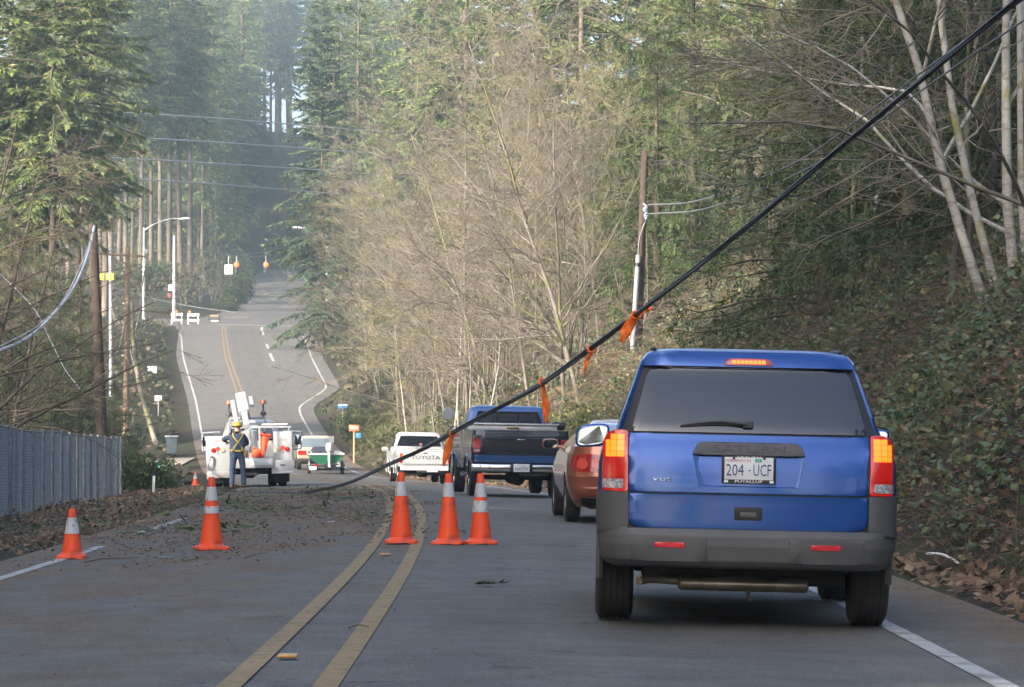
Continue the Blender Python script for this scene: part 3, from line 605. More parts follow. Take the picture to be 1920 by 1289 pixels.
# ---- scattered ground cover
def scatter(n, ylo, yhi, ulo, uhi, g, ypow=1.0):
    y = ylo + (yhi - ylo) * g.random(n) ** ypow; t = g.random(n); lo = ulo(y) if callable(ulo) else ulo; hi = uhi(y) if callable(uhi) else uhi
    u = lo + (hi - lo) * t; x = xc(y) + u; return x, y, terrain(x, y)
g = np.random.default_rng(77)
def leaves(n, ylo, yhi, ulo, uhi, size, lift, up=0.5, ypow=1.0, g=g, clump=None):
    x, y, z = scatter(n, ylo, yhi, ulo, uhi, g, ypow)
    if clump is not None:
        k = (np.sin(x * 1.7 + y * .9) + np.sin(y * 1.3 - x * 2.3) + np.sin(x * .6 - y * .45 + 2)) / 3 + g.normal(0, .25, n) > clump; x, y, z = x[k], y[k], z[k]; n = len(x)
    p = np.stack([x, y, z + lift * g.random(n) ** 1.3], 1); d = g.normal(0, 1, (n, 3)) * [1, 1, .5]; nr = g.normal(0, 1 - up, (n, 3)) + [0, -.25, up]
    s = size * g.uniform(.55, 1.3, n); return kites(p, d, nr, s, s * g.uniform(.65, .95, n), .12)
foot = lambda d: rline(d) + 1.75
# bramble leaves and canes on the near right bank
G = Geo()
for a in ((34000, 20, 48, foot, lambda d: rline(d) + 6.0, .078, .75, .45, .9, -.18), (15000, 20, 50, foot, lambda d: rline(d) + 6.0, .115, .85, .4, .9, .12), (40000, 42, 84, foot, lambda d: rline(d) + 9.5, .085, .8, .4, .9, -.3), (20000, 78, 150, lambda d: rline(d) + 2.2, lambda d: rline(d) + 9, .13, 1.0, .4, 1, 0.0)):
    V, q = leaves(*a[:7], up=a[7], ypow=a[8], clump=a[9]); G.add(V, q)
tag(link('bramble_leaves', G.mesh('bramble_leaves', M_bramble)), 'dense bramble and ivy leaves covering the right bank', 'brambles', kind='stuff')
G = Geo(); C_ = []
for n, a, b_, u1, L0, rr in ((3600, 20, 50, 6.5, 1.5, .0036), (5200, 42, 100, 11, 2.2, .0048), (1800, 90, 165, 10, 2.2, .008)):
    x, y, z = scatter(n, a, b_, foot, lambda d: rline(d) + u1, g); st = np.stack([x, y, z - .05], 1)
    c = march(st, np.stack([g.normal(-.25, .8, n), g.normal(0, .7, n), g.uniform(.5, 1.5, n)], 1), L0 * g.uniform(.4, 1.4, n), 5, np.array([[0, 0, -1.5]]), .12, g); V, q = tubes(c, np.tile(np.linspace(rr, rr * .45, 5), (n, 1)), 3); G.add(V, q)
tag(link('bramble_canes', G.mesh('bramble_canes', M_twig_red)), 'tangle of arching brown bramble canes on the right bank', 'brambles', kind='stuff')
# dead leaves: right bank foot, left verge
G = Geo()
for a in ((9000, 18, 60, lambda d: rline(d) + 1.1, lambda d: rline(d) + 4.5, .11, .08, .8), (9000, 48, 100, lambda d: -lline(d) - 8.5, lambda d: -lline(d) - 1.6, .10, .05, .8), (3500, 30, 60, lambda d: -lline(d) - 3.5, lambda d: -lline(d) - .4, .07, .02, .9), (5000, 60, 130, lambda d: rline(d) + 1, lambda d: rline(d) + 7, .14, .12, .7)):
    V, q = leaves(*a[:7], up=a[7]); G.add(V, q)
tag(link('dead_leaves', G.mesh('dead_leaves', M_dead)), 'brown dead leaves lying along the verges', 'leaves', kind='stuff')
# broken twigs, bark and needle litter in the closed lane
def road_z(x, y): return zc(y) + crown(x - xc(y))
def clumpy(x, y): return .5 + .22 * (np.sin(x * 1.9 + y * .45) + np.sin(y * .37 - x * 1.2 + 1.0) + np.sin(x * 4.1 - y * .9))
def spill_pts(n, keep=0.0):
    y = 25 + 52 * g.random(n) ** 1.1; u = g.uniform(-5.4, .9, n); x = xc(y) + u; c = clumpy(x, y) * smoothstep(y + 2.5 * np.sin(x * 1.3), 25, 35) * smoothstep(-u + .4 * np.sin(y * .8), -.9, .3)
    k = g.random(n) < c + keep; x, y, u = x[k], y[k], u[k]; return x, y, np.where(u < -3.5, terrain(x, y), road_z(x, y))
G = Geo(); x, y, z = spill_pts(13000); n = len(x)
a = g.uniform(0, 6.28, n); ln = g.uniform(.012, .055, n) * np.where(g.random(n) < .05, 6, 1)
p = np.zeros((n, 3, 3)); dv = np.stack([np.cos(a), np.sin(a), g.uniform(0, .35, n)], 1); p[:, 0] = np.stack([x, y, z + .008], 1); p[:, 1] = p[:, 0] + dv * ln[:, None] * .5 + g.normal(0, .008, (n, 3)) * [1, 1, .5] + [0, 0, .006]; p[:, 2] = p[:, 0] + dv * ln[:, None]
V, q = tubes(p, np.tile(np.array([.004, .0035, .002]), (n, 1)) * g.uniform(.5, 1.7, (n, 1)), 3); G.add(V, q)
x, y, z = spill_pts(26000); n = len(x); V, q = kites(np.stack([x, y, z + .006 + .02 * g.random(n)], 1), g.normal(0, 1, (n, 3)) * [1, 1, .35], np.array([0, 0, 1.]) + g.normal(0, .35, (n, 3)), g.uniform(.02, .07, n), g.uniform(.008, .03, n)); GB = Geo(); GB.add(V, q)
tag(link('bark_litter', GB.mesh('bark_litter', M_dead)), 'brown bark flakes and needles washed over the closed lane', 'debris', kind='stuff')
# thin scatter over the nearer lane
n = 1500; y = 14 + 14 * g.random(n); x = xc(y) + g.uniform(-3.3, .4, n); pos = np.stack([x, y, road_z(x, y) + .006], 1)
V, q = kites(pos, g.normal(0, 1, (n, 3)) * [1, 1, .1], np.tile([0., 0, 1], (n, 1)), g.uniform(.01, .04, n), g.uniform(.006, .015, n)); G.add(V, q)
tag(link('twig_litter', G.mesh('twig_litter', M_twig_dark)), 'broken twigs and bark strewn over the closed lane', 'debris', kind='stuff')
G = Geo(); n = 2600; y = 34 + 40 * g.random(n); cl = (np.sin(y * .9) + np.sin(y * 2.3 + 1)) * .6; x = xc(y) + g.uniform(-6.0, -.2, n) + cl * .2
k = (np.sin(x * 1.9 + y * .6) + np.sin(y * .8 - x * 1.1)) > .35; x, y = x[k], y[k]; n = len(x); u = x - xc(y)
z = np.where(u < -3.5, terrain(x, y), road_z(x, y)) + .01 + .05 * g.random(n)
V, q = kites(np.stack([x, y, z], 1), g.normal(0, 1, (n, 3)) * [1, 1, .25], np.array([0, -.2, 1.]) + g.normal(0, .4, (n, 3)), g.uniform(.10, .28, n), g.uniform(.02, .06, n)); G.add(V, q)
tag(link('green_litter', G.mesh('green_litter', M_cedar)), 'green conifer sprigs torn down over the closed lane', 'debris', kind='stuff')
# low growth on the far banks either side of the slope and beyond the crossing
G = Geo()
for n, a, b_, ul, uh, sz, lift in ((5000, 118, 200, lambda d: rline(d) + 1.6, lambda d: rline(d) + 16, .35, .5), (7000, 200, 285, lambda d: rline(d) + 1.6, lambda d: rline(d) + 14, .4, .7), (8000, 110, 285, lambda d: -lline(d) - 16, lambda d: -lline(d) - 1.6, .38, .5), (11000, 308, 440, lambda d: -lline(d) - 28, lambda d: -lline(d) - 2.0, .55, 1.6), (4000, 304, 440, lambda d: rline(d) + 1.5, lambda d: rline(d) + 20, .5, 1.2)):
    V, q = leaves(n, a, b_, ul, uh, sz, lift, up=.4, clump=-.2); G.add(V, q)
tag(link('undergrowth', G.mesh('undergrowth', leaf_mat('undergrowth_leaves', [(.035, .05, .02), (.065, .08, .03), (.09, .08, .045), (.12, .09, .055), (.055, .065, .03)], obj_vary=0))), 'low brush and grass on the far road banks', 'brush', kind='stuff')
# brown leafless brush beyond the crossing, left
brown = [(345, 312), (372, 318), (398, 322), (418, 332), (352, 330), (385, 338), (410, 348), (335, 322), (430, 360), (437, 345), (365, 350), (445, 375)]
for i, (px, d) in enumerate(brown):
    plant('leafless_shrub', THICK[i % 2], PX(px, d), d, 'brown leafless shrub beyond the crossing, ' + rank(brown, px) + ' from the left', 'shrub', 'leafless shrubs beyond the crossing', sc=rnd.uniform(.45, .75), parts=('stem', 'branches'))
def bush_meshes(seed, rx, rz, n, size, m=M_shrub):
    g = np.random.default_rng(seed); c = unit(g.normal(0, 1, (n, 3))) * (g.random(n) ** .45)[:, None]; lump = 1 + .22 * np.sin(c[:, 0] * 5 + seed) * np.cos(c[:, 1] * 4 + c[:, 2] * 5)
    p = c * lump[:, None] * [rx, rx, rz]; p[:, 2] = np.abs(p[:, 2] + rz * .55)
    s = size * g.uniform(.5, 1.3, n); V, q = kites(p, unit(c) + g.normal(0, .5, (n, 3)), g.normal(0, 1, (n, 3)) + [0, 0, .6], s, s * .5); C = Geo(); C.add(V, q)
    k = 14; a = g.uniform(0, 6.28, k); st = march(np.zeros((k, 3)), np.stack([np.cos(a), np.sin(a), 1.2 + 0 * a], 1), np.full(k, rz * 1.2), 4, np.array([[0, 0, .1]]), .1, g); V, q = tubes(st, np.tile(np.linspace(.03, .01, 4), (k, 1)), 3); T = Geo(); T.add(V, q)
    return T.mesh('stem', M_bark_dark), C.mesh('leaves', m)
BUSH = bush_meshes(1, 1.3, 1.1, 2600, .22); BUSH_D = bush_meshes(2, .95, .8, 3000, .15, M_cedar)
shrubs = [(448, 352, 1.3), (452, 372, 1.3), (441, 335, 1.2), (446, 395, 1.5), (454, 412, 1.4), (425, 318, 1.0), (410, 372, 1.5), (388, 362, 1.4), (300, 330, 1.6), (268, 322, 1.5), (242, 318, 1.4), (350, 375, 1.8), (545, 470, 2.2), (600, 440, 2.5), (500, 475, 1.8)]
for i, (px, d, s) in enumerate(shrubs):
    plant('green_shrub', BUSH, PX(px, d), d, 'rounded green shrub beyond the crossing, ' + rank(shrubs, px) + ' from the left', 'shrub', 'green shrubs beyond the crossing', sc=s, parts=('stem', 'leaves'))
for i, (px, d, s, lab) in enumerate([(268, 99, 1.0, 'dark rounded bush at the end of the fence'), (298, 104, .7, 'smaller dark bush between the fence end and the wheeled bin')]):
    plant('dark_bush', BUSH_D, PX(px, d), d, lab, 'bush', None, sc=s, parts=('stem', 'leaves'))
mounds = [(705, 0, .9), (690, 0, .9), (725, 0, 1.0), (665, 0, 1.0), (742, 0, 1.1), (716, 0, 1.0), (678, 0, 1.1), (1110, 0, .8), (1060, 0, .8), (1150, 0, .7)]
for i, (px, d, s) in enumerate(mounds):
    d = d_for(px, 5.9 + .5 * (i % 3)); plant('bramble_bush', BUSH, PX(px, d), d, 'leafy bramble mound at the foot of the right bank, ' + rank(mounds, px) + ' from the left', 'shrub', 'bramble mounds along the right bank', sc=s * .8, parts=('stem', 'leaves'), sink=.35)
# ================================================================== vehicles
def paint(name, col, rough=0.24, metal=0.6, flake=0.12, dirt=None):
    return mat(name, col, rough=rough, metal=metal, spec=0.5, coat=1.0, dirt=dirt or (tuple(c * .6 + .035 for c in col), 2.3, .48, .8))
M_blue = mat('metallic_blue_paint', (.002, .055, .25), rough=.26, metal=.5, coat=.55, dirt=((.010, .058, .25), 2.3, .45, .8))
M_grey_plastic = mat('grey_cladding', (.062, .065, .070), rough=0.5, col2=(.076, .077, .079), nscale=5, bump=0.15, bscale=300, dirt=((.12, .105, .085), 1.6, .55, .8))
M_black = mat('black_plastic', (.012, .012, .013), rough=0.5, bump=0.05, bscale=200)
M_rubber = mat('tyre_rubber', (.016, .016, .017), rough=0.85, col2=(.035, .033, .030), nscale=7)
M_under = mat('underbody', (.014, .013, .012), rough=0.9, col2=(.03, .026, .022), nscale=6)
M_glass = mat('tinted_glass', (.008, .011, .018), rough=0.05, spec=0.75, coat=0.5)
M_rim = mat('alloy_rim', (.50, .50, .50), rough=0.3, metal=0.9, col2=(.35, .34, .33), nscale=10)
M_chrome = mat('chrome', (.75, .76, .78), rough=0.12, metal=1.0, col2=(.6, .6, .6), nscale=4)
M_steel = mat('exhaust_steel', (.30, .27, .22), rough=0.45, metal=0.8, col2=(.20, .17, .13), nscale=9)
M_redlens = mat('red_lens', (.32, .008, .010), rough=0.15, coat=0.6, spec=0.6)
M_redglow = mat('lit_red_lens', (.26, .006, .008), rough=0.2, coat=0.5, emit=(1.0, .03, .01), estr=0.07)
M_amberglow = mat('lit_lamp', (.9, .3, .03), rough=0.25, emit=(1.0, .085, .004), estr=0.75)
M_clear = mat('clear_lens', (.55, .56, .58), rough=0.12, col2=(.25, .25, .27), nscale=60, mixlo=.4, mixhi=.55, coat=0.5)
M_plate = mat('plate_white', (.70, .72, .74), rough=0.45)
M_plateblue = mat('plate_letters', (.035, .06, .16), rough=0.5)
M_platered = mat('plate_state_red', (.45, .07, .09), rough=0.5)
M_white_letter = mat('white_lettering', (.75, .75, .75), rough=0.5)
M_tab = mat('plate_tab_green', (.05, .38, .26), rough=0.5)
M_copper = paint('copper_paint', (.34, .105, .055), metal=.5)
M_navy = paint('dark_navy_paint', (.014, .020, .036), metal=.3)
M_ramblue = paint('mid_blue_paint', (.030, .095, .27), metal=.4)
M_white = mat('white_vehicle_paint', (.40, .415, .43), rough=0.35, coat=0.5, dirt=((.38, .37, .35), 2.2, .5, .8))
M_tan = paint('tan_paint', (.45, .37, .27), metal=.3)
M_alu = mat('diamond_plate', (.60, .61, .62), rough=0.3, metal=0.9, bump=0.8, bscale=60)
M_mirror = mat('mirror_glass', (.30, .33, .37), rough=0.03, metal=1.0)
M_seat = mat('seat_cloth', (.035, .035, .04), rough=0.9)
def clear_glass():
    m, N, L, b = new_mat('clear_window_glass'); t = N.new('ShaderNodeBsdfTransparent'); t.inputs[0].default_value = (.55, .60, .62, 1); gl = N.new('ShaderNodeBsdfGlossy'); gl.inputs['Roughness'].default_value = .04
    f = N.new('ShaderNodeFresnel'); f.inputs[0].default_value = 1.45; mx = N.new('ShaderNodeMixShader'); L.new(f.outputs[0], mx.inputs[0]); L.new(t.outputs[0], mx.inputs[1]); L.new(gl.outputs[0], mx.inputs[2]); L.new(mx.outputs[0], N['Material Output'].inputs[0]); return m
M_window = clear_glass()

class Shell:
    """body as a stack of plan outlines: (z, half width, rear y, front y, rear corner radius, front corner radius, bulge)"""
    def __init__(s, levels, smooth=True): s.L = np.array(levels, float); s.z = s.L[:, 0]
    def at(s, z): return [np.interp(z, s.z, s.L[:, i]) for i in range(1, 7)]
    @staticmethod
    def corner(x, w, r):
        e = np.clip(np.abs(x) - (w - r), 0, r * .9999); return r - np.sqrt(np.maximum(r * r - e * e, 0))
    def rear(s, x, z):
        w, y0, y1, rr, rf, b = s.at(z); x = np.clip(x, -w, w); return y0 + b * (x / w) ** 2 + s.corner(x, w, rr)
    def front(s, x, z):
        w, y0, y1, rr, rf, b = s.at(z); x = np.clip(x, -w, w); return y1 - 2 * b * (x / w) ** 2 - s.corner(x, w, rf)
    def width(s, z): return np.interp(z, s.z, s.L[:, 1])
    def build(s, name, m, parent, nz=30, sharp=40, cuts=(), cutm=None):
        zs = np.unique(np.concatenate([s.z, np.linspace(s.z[0], s.z[-1], nz)])); rings = []
        a = np.linspace(0, 1, 9); xs0 = np.concatenate([-1 + .0 * a[:1], []])
        for z in zs:
            w, y0, y1, rr, rf, b = s.at(z)
            def xsm(r): th = np.linspace(0, math.pi / 2, 7); c = (w - r) + r * np.cos(th); mid = np.linspace(w - r, -(w - r), 9)[1:-1]; return np.concatenate([c, mid, -c[::-1]])
            xr = xsm(rr)[::-1]; xf = xsm(rf)
            P1 = np.stack([xr, s.rear(xr, z), xr * 0 + z], 1); P2 = np.stack([xf, s.front(xf, z), xf * 0 + z], 1)
            ya, yb = P1[-1, 1], P2[0, 1]; yy = np.linspace(ya, yb, 14)[1:-1]
            rings.append(np.concatenate([P1, np.stack([yy * 0 + w, yy, yy * 0 + z], 1), P2, np.stack([yy * 0 - w, yy[::-1], yy * 0 + z], 1)]))
        n = len(rings[0]); k = len(rings); V = np.concatenate(rings); i = (np.arange(k - 1) * n)[:, None]; j = np.arange(n)[None]; j2 = (j + 1) % n
        q = np.stack([i + j, i + j2, i + n + j2, i + n + j], -1).reshape(-1, 4)
        me = mesh_np(name, V, [q, np.arange(n)[::-1][None], (np.arange(n) + (k - 1) * n)[None]], m, True, sharp=sharp)
        o = link(name, me, parent)
        if cuts:
            tmp = []
            for c in cuts:
                c.data.materials.clear(); c.data.materials.append(M_under); md = o.modifiers.new('cut', 'BOOLEAN'); md.material_mode = 'TRANSFER'; md.operation = 'DIFFERENCE'; md.object = c; md.solver = 'EXACT'; tmp.append(c)
            dg = bpy.context.evaluated_depsgraph_get(); dg.update(); nm = bpy.data.meshes.new_from_object(o.evaluated_get(dg)); o.modifiers.clear(); o.data = nm; nm.name = name
            nm.polygons.foreach_set('use_smooth', np.full(len(nm.polygons), True)); nm.set_sharp_from_angle(angle=R(sharp))
            for c in tmp: bpy.data.objects.remove(c)
        return o
def cut_cyl(y, z, r, x0, x1, parent):
    V, q = lathe([(r, x0), (r, x1)], 28, 'x'); V = V + [0, y, z]; o = link('cutter', mesh_np('cutter', V, [q, np.arange(28)[::-1][None], (np.arange(28) + 28)[None]]), parent); return o
def cut_prism(pts, y0, y1, k, parent):
    """hole along y: outline (x,z) scaled by k at the far end about its centre"""
    p = np.array(pts); c = p.mean(0); n = len(p); A = np.stack([p[:, 0], p[:, 0] * 0 + y0, p[:, 1]], 1); p2 = c + (p - c) * k; B = np.stack([p2[:, 0], p2[:, 0] * 0 + y1, p2[:, 1]], 1)
    i = np.arange(n); q = np.stack([i, (i + 1) % n, (i + 1) % n + n, i + n], 1); return fix_normals(link('cutter', mesh_np('cutter', np.concatenate([A, B]), [q, i[::-1][None], (i + n)[None]]), parent))
def fix_normals(o):
    bm = bmesh.new(); bm.from_mesh(o.data); bmesh.ops.recalc_face_normals(bm, faces=bm.faces[:]); bm.to_mesh(o.data); bm.free(); return o
def text_on(body, m, parent, cx, cz, width, height, fmap, off, ext=.003, bold=0.0, name='lettering'):
    """lettering that follows a surface"""
    me = text_mesh(body, width=width, height=height, extrude=ext, bold=bold)
    for v in me.vertices: v.co = Vector(fmap(cx + v.co.x, cz + v.co.z, off - v.co.y))
    me.materials.append(m); return link(name, me, parent)
def rpoly(pts, r, n=4):
    """polygon with rounded corners; r one radius or one for each corner"""
    out = []; k = len(pts); rs = [r] * k if np.isscalar(r) else r
    for i in range(k):
        p = Vector(pts[i]); a = Vector(pts[i - 1]) - p; c = Vector(pts[(i + 1) % k]) - p; rr = min(rs[i], a.length * .45, c.length * .45)
        if rr < 1e-4: out.append(tuple(p)); continue
        a = p + a.normalized() * rr; c = p + c.normalized() * rr
        for t in np.linspace(0, 1, n): out.append(tuple(a * (1 - t) ** 2 + p * 2 * t * (1 - t) + c * t * t))
    return out
def rrect(x0, x1, z0, z1, r): return rpoly([(x0, z0), (x1, z0), (x1, z1), (x0, z1)], r)
def patch(name, pts, fmap, m, parent, off=0.004, thick=0.02, bev=0.0, step=0.06):
    """panel cut to an outline and laid on a surface; fmap(a,b,off)->(x,y,z)"""
    bm = bmesh.new(); vs_ = [bm.verts.new((a, 0, b)) for a, b in pts]; f = bm.faces.new(vs_)
    ax = [p[0] for p in pts]; az = [p[1] for p in pts]
    if step:
        for lo, hi, no in ((min(ax), max(ax), (1, 0, 0)), (min(az), max(az), (0, 0, 1))):
            for t in np.arange(lo + step, hi - step * .3, step):
                bmesh.ops.bisect_plane(bm, geom=bm.verts[:] + bm.edges[:] + bm.faces[:], plane_co=Vector(no) * t, plane_no=no, dist=1e-5)
    be = [e for e in bm.edges if e.is_boundary]
    r = bmesh.ops.extrude_edge_only(bm, edges=be); new = {g_ for g_ in r['geom'] if isinstance(g_, bmesh.types.BMVert)}
    rim = [e for e in be if e.is_valid]
    for v in bm.verts:
        a, b = v.co.x, v.co.z; v.co = Vector(fmap(a, b, off - (thick if v in new else 0)))
    if bev:
        bmesh.ops.bevel(bm, geom=rim, offset=bev, segments=2, affect='EDGES', profile=.5, clamp_overlap=True)
    bmesh.ops.recalc_face_normals(bm, faces=bm.faces[:])
    return bm_obj(name, bm, m, parent, 32)
def rear_map(sh): return lambda a, b, off: (a, float(sh.rear(a, b)) - off, b)
def front_map(sh): return lambda a, b, off: (a, float(sh.front(a, b)) + off, b)
def side_map(sh, sg): return lambda a, b, off: (sg * (float(sh.width(b)) + off), a, b)
def tyre_profile(r, w, rimr):
    h = w / 2; pr = [(rimr, -h * .80), (rimr + .02, -h * .95), ((r + rimr) / 2, -h), (r - .035, -h * .96), (r - .012, -h * .84)]
    for k in range(-2, 3):
        c = k * h * .33; pr += [(r, c - h * .13), (r, c + h * .13)] + ([(r - .010, c + h * .135), (r - .010, c + h * .195)] if k < 2 else [])
    return pr + [(r - .012, h * .84), (r - .035, h * .96), ((r + rimr) / 2, h), (rimr + .02, h * .95), (rimr, h * .80)]
def wheel(parent, x, y, r, w, rimr, sg, rimm=M_rim, spokes=5, name='wheel'):
    o = lathe_obj(name, tyre_profile(r, w, rimr), M_rubber, parent, 32, 'x', (x, y, r))
    h = w / 2 * .8 * sg; G = Geo(); V, q = lathe([(rimr, -h), (rimr * .97, h * .9), (rimr * .90, h), (rimr * .86, h * .7), (rimr * .84, -h * .2)], 32, 'x'); G.add(V, q)
    V, q = lathe([(.001, h * .72), (.045, h * .72), (.06, h * .55), (.065, 0)], 16, 'x'); G.add(V, q)
    for i in range(spokes):
        a = i * 2 * math.pi / spokes; c, s = math.cos(a), math.sin(a); b = rimr * .16
        p = [(h * .66, .05, -b), (h * .66, .05, b), (h * .8, rimr * .9, b * .9), (h * .8, rimr * .9, -b * .9)]
        V = np.array([(px, py * c - pz * s, py * s + pz * c) for px, py, pz in p]); V2 = V - [h * .4, 0, 0]
        G.add(np.concatenate([V, V2]), np.array([[0, 1, 2, 3], [4, 7, 6, 5], [0, 3, 7, 4], [1, 5, 6, 2]]))
    G2 = lathe([(.002, h * .15), (rimr * .85, h * .1)], 24, 'x'); G.add(*G2)
    link('rim', G.mesh('rim', rimm), o); return o
def plate(parent, x, y, z, w, h, rows, tilt=0.0, frame=None):
    o = empty_part = box('licence_plate', -w / 2, w / 2, 0, .006, -h / 2, h / 2, M_plate, parent, .002); o.location = (x, y, z); o.rotation_euler = (tilt, 0, 0)
    for body, dx, dz, tw, th, mm in rows: text(body, mm, o, (dx, -.0015, dz), width=tw, height=th, extrude=.0012, name='plate_lettering')
    return o

# ---------------------------------------------------------------- blue SUV right in front
def build_suv():
    d0 = 17.72; X0 = PX(1398, d0); root = empty('blue_suv', (X0, d0, float(road_z(X0, d0)) + .006), (0, R(1.25), R(-2.0)), 'metallic blue SUV with grey bumper and lit brake lights, closest in the queue', 'car')
    #        z     w     y0    y1    rr   rf   b
    low = Shell([(.38, .74, .34, 4.2, .10, .3, .02), (.46, .83, .10, 4.35, .14, .35, .03), (.60, .88, .07, 4.45, .16, .4, .035), (.80, .90, .075, 4.5, .17, .45, .04), (.98, .895, .09, 4.45, .17, .5, .04), (1.06, .88, .105, 4.35, .17, .6, .04), (1.10, .865, .12, 3.9, .16, .6, .04), (1.17, .80, .14, 3.05, .13, .3, .04)])
    up = Shell([(1.14, .800, .13, 3.10, .13, .3, .04), (1.165, .796, .14, 3.02, .12, .3, .04), (1.28, .762, .20, 2.75, .11, .3, .04), (1.42, .715, .29, 2.42, .10, .3, .04), (1.55, .672, .385, 2.05, .09, .3, .04), (1.61, .650, .40, 1.95, .09, .3, .045), (1.655, .615, .43, 1.85, .12, .35, .05), (1.68, .55, .50, 1.7, .14, .35, .05), (1.688, .42, .62, 1.5, .14, .3, .05)])
    cuts = [cut_cyl(y, .36, .40, a, b_, root) for y in (.95, 3.66) for a, b_ in ((-1.1, -.60), (.60, 1.1))]
    low.build('body', M_blue, root, cuts=cuts); cab = up.build('roof', M_blue, root)
    RM, RU = rear_map(low), rear_map(up)
    # rear glass with wrap-around black surround
    patch('window_surround', rpoly([(-.762, 1.168), (.762, 1.168), (.632, 1.585), (-.632, 1.585)], [.02, .02, .05, .05]), RU, M_black, root, .014, .03)
    rw = patch('rear_window', rpoly([(-.705, 1.172), (.705, 1.172), (.600, 1.566), (-.600, 1.566)], [.03, .03, .06, .06]), RU, M_glass, root, .020, .01, .004)
    for sg in (-1, 1):
        patch('side_window', rpoly([(.34, 1.19), (1.05, 1.18), (1.02, 1.54), (.62, 1.55)], .05), side_map(up, sg), M_glass, root, .004, .01)
        patch('side_window', rpoly([(1.10, 1.18), (1.95, 1.18), (1.72, 1.54), (1.08, 1.55)], .05), side_map(up, sg), M_glass, root, .004, .01)
        patch('side_window', rpoly([(2.0, 1.18), (2.62, 1.18), (2.1, 1.50), (1.78, 1.54)], .05), side_map(up, sg), M_glass, root, .004, .01)
    # spoiler lip
    sp = patch('spoiler', rpoly([(-.648, 1.572), (.648, 1.572), (.604, 1.664), (-.604, 1.664)], [.012, .012, .06, .06]), RU, M_blue, root, .045, .12, .012)
    bl = patch('high_brake_light', rpoly([(-.155, 1.582), (.155, 1.582), (.125, 1.624), (-.125, 1.624)], .012), RU, M_redlens, root, .052, .02, .004)
    for k in range(8): patch('lamp_segment', rrect(-.100 + k * .0255, -.100 + k * .0255 + .022, 1.592, 1.613, .003), RU, M_amberglow, bl, .056, .006, 0, None)
    # tailgate: upper and lower panels with a recess for the plate
    patch('panel_gap', rpoly([(-.724, .590), (.724, .590), (.727, 1.170), (-.727, 1.170)], .03), RM, M_black, root, .007, .01)
    tg = patch('tailgate', rpoly([(-.712, .812), (.712, .812), (.718, 1.163), (-.718, 1.163)], [.012, .012, .012, .012]), RM, M_blue, root, .018, .03, .006, .05)
    patch('lower_tailgate', rpoly([(-.712, .602), (.712, .602), (.712, .802), (-.712, .802)], [.065, .065, .010, .010]), RM, M_blue, root, .026, .05, .008, .05)
    # pressed recess: four sloping faces proud of the panel edge
    yb = lambda x, z: float(low.rear(x, z)) - .019
    bm = bmesh.new(); o_ = [(-.335, 1.05), (.335, 1.05), (.298, .852), (-.298, .852)]; i_ = [(-.20, 1.04), (.20, 1.04), (.205, .882), (-.205, .882)]
    vo = [bm.verts.new((x, yb(x, z) - .001, z)) for x, z in o_]; vi = [bm.verts.new((x, yb(x, z) + .016, z)) for x, z in i_]; vm = [bm.verts.new((x * .995, yb(x, z) - .006, z)) for x, z in o_]
    for a, b2 in ((vo, vm), (vm, vi)):
        for k in range(4): bm.faces.new((a[k], a[(k + 1) % 4], b2[(k + 1) % 4], b2[k]))
    bm.faces.new(vi); bmesh.ops.recalc_face_normals(bm, faces=bm.faces[:]); bm_obj('plate_recess', bm, M_blue, root, 20)
    bar = patch('handle_bar', rpoly([(-.335, 1.040), (.335, 1.040), (.305, 1.118), (-.305, 1.118)], [.015, .015, .04, .04]), RM, M_grey_plastic, root, .050, .06, .012, .05)
    text_on('SATURN', mat('embossed_letters', (.038, .040, .043), rough=.5), bar, 0, 1.080, .43, .042, RM, .050, .004)
    text_on('VUE', M_chrome, root, -.515, .887, .115, .022, RM, .018, .006, .02)
    # plate with dealer frame
    yp = float(low.rear(0, .955)) - .035
    fr = box('plate_frame', -.161, .161, 0, .008, -.083, .083, M_black, root, .004); fr.location = (0, yp, .955)
    pl = plate(root, 0, yp - .004, .958, .290, .142, [('WASHINGTON', -.065, .052, .15, .017, M_platered), ('204', -.083, -.004, .105, .070, M_plateblue), ('-', .004, -.006, .014, .007, M_plateblue), ('UCF', .079, -.004, .105, .070, M_plateblue)])
    box('registration_tab', .035, .075, -.003, 0, .043, .064, M_tab, pl); box('registration_tab', .080, .112, -.003, 0, .043, .064, M_plate, pl); text('11', M_white_letter, pl, (.055, -.0035, .0535), width=.014, height=.013, extrude=.001); 
    box('frame_lip', -.155, .155, -.009, -.004, -.081, -.058, M_black, fr); text('PUYALLUP', M_white_letter, fr, (0, -.010, -.069), width=.165, height=.018, extrude=.001, bold=.02); text('SATURN', M_white_letter, fr, (0, -.005, .0765), width=.14, height=.009, extrude=.001)
    for sx in (-.135, .135): box('frame_emblem', sx - .012, sx + .012, -.0105, -.0095, -.077, -.061, M_white_letter, fr, .002)
    for sx in (-.09, .09): box('plate_bolt', sx - .008, sx + .008, -.012, 0, .062, .076, M_black, fr, .003)
    hn = patch('tailgate_handle', rrect(-.082, .082, .655, .733, .012), RM, M_black, root, .030, .02, .004); patch('handle_pull', rrect(-.05, .05, .672, .703, .008), RM, M_grey_plastic, hn, .036, .02, .004)
    # wiper
    ys_ = lambda x, z: float(up.rear(x, z)) - .022
    pv = patch('wiper_mount', rpoly([(-.04, 1.205), (.025, 1.205), (.028, 1.245), (-.035, 1.235)], .01), RU, M_black, root, .045, .05, .006)
    tube_obj('wiper_arm', [(-.01, ys_(0, 1.222) - .02, 1.222), (-.17, ys_(.17, 1.235) - .016, 1.237), (-.30, ys_(.3, 1.226) - .008, 1.226), (-.405, ys_(.4, 1.215) - .004, 1.214)], [.012, .010, .007, .004], M_black, pv, 6, 10)
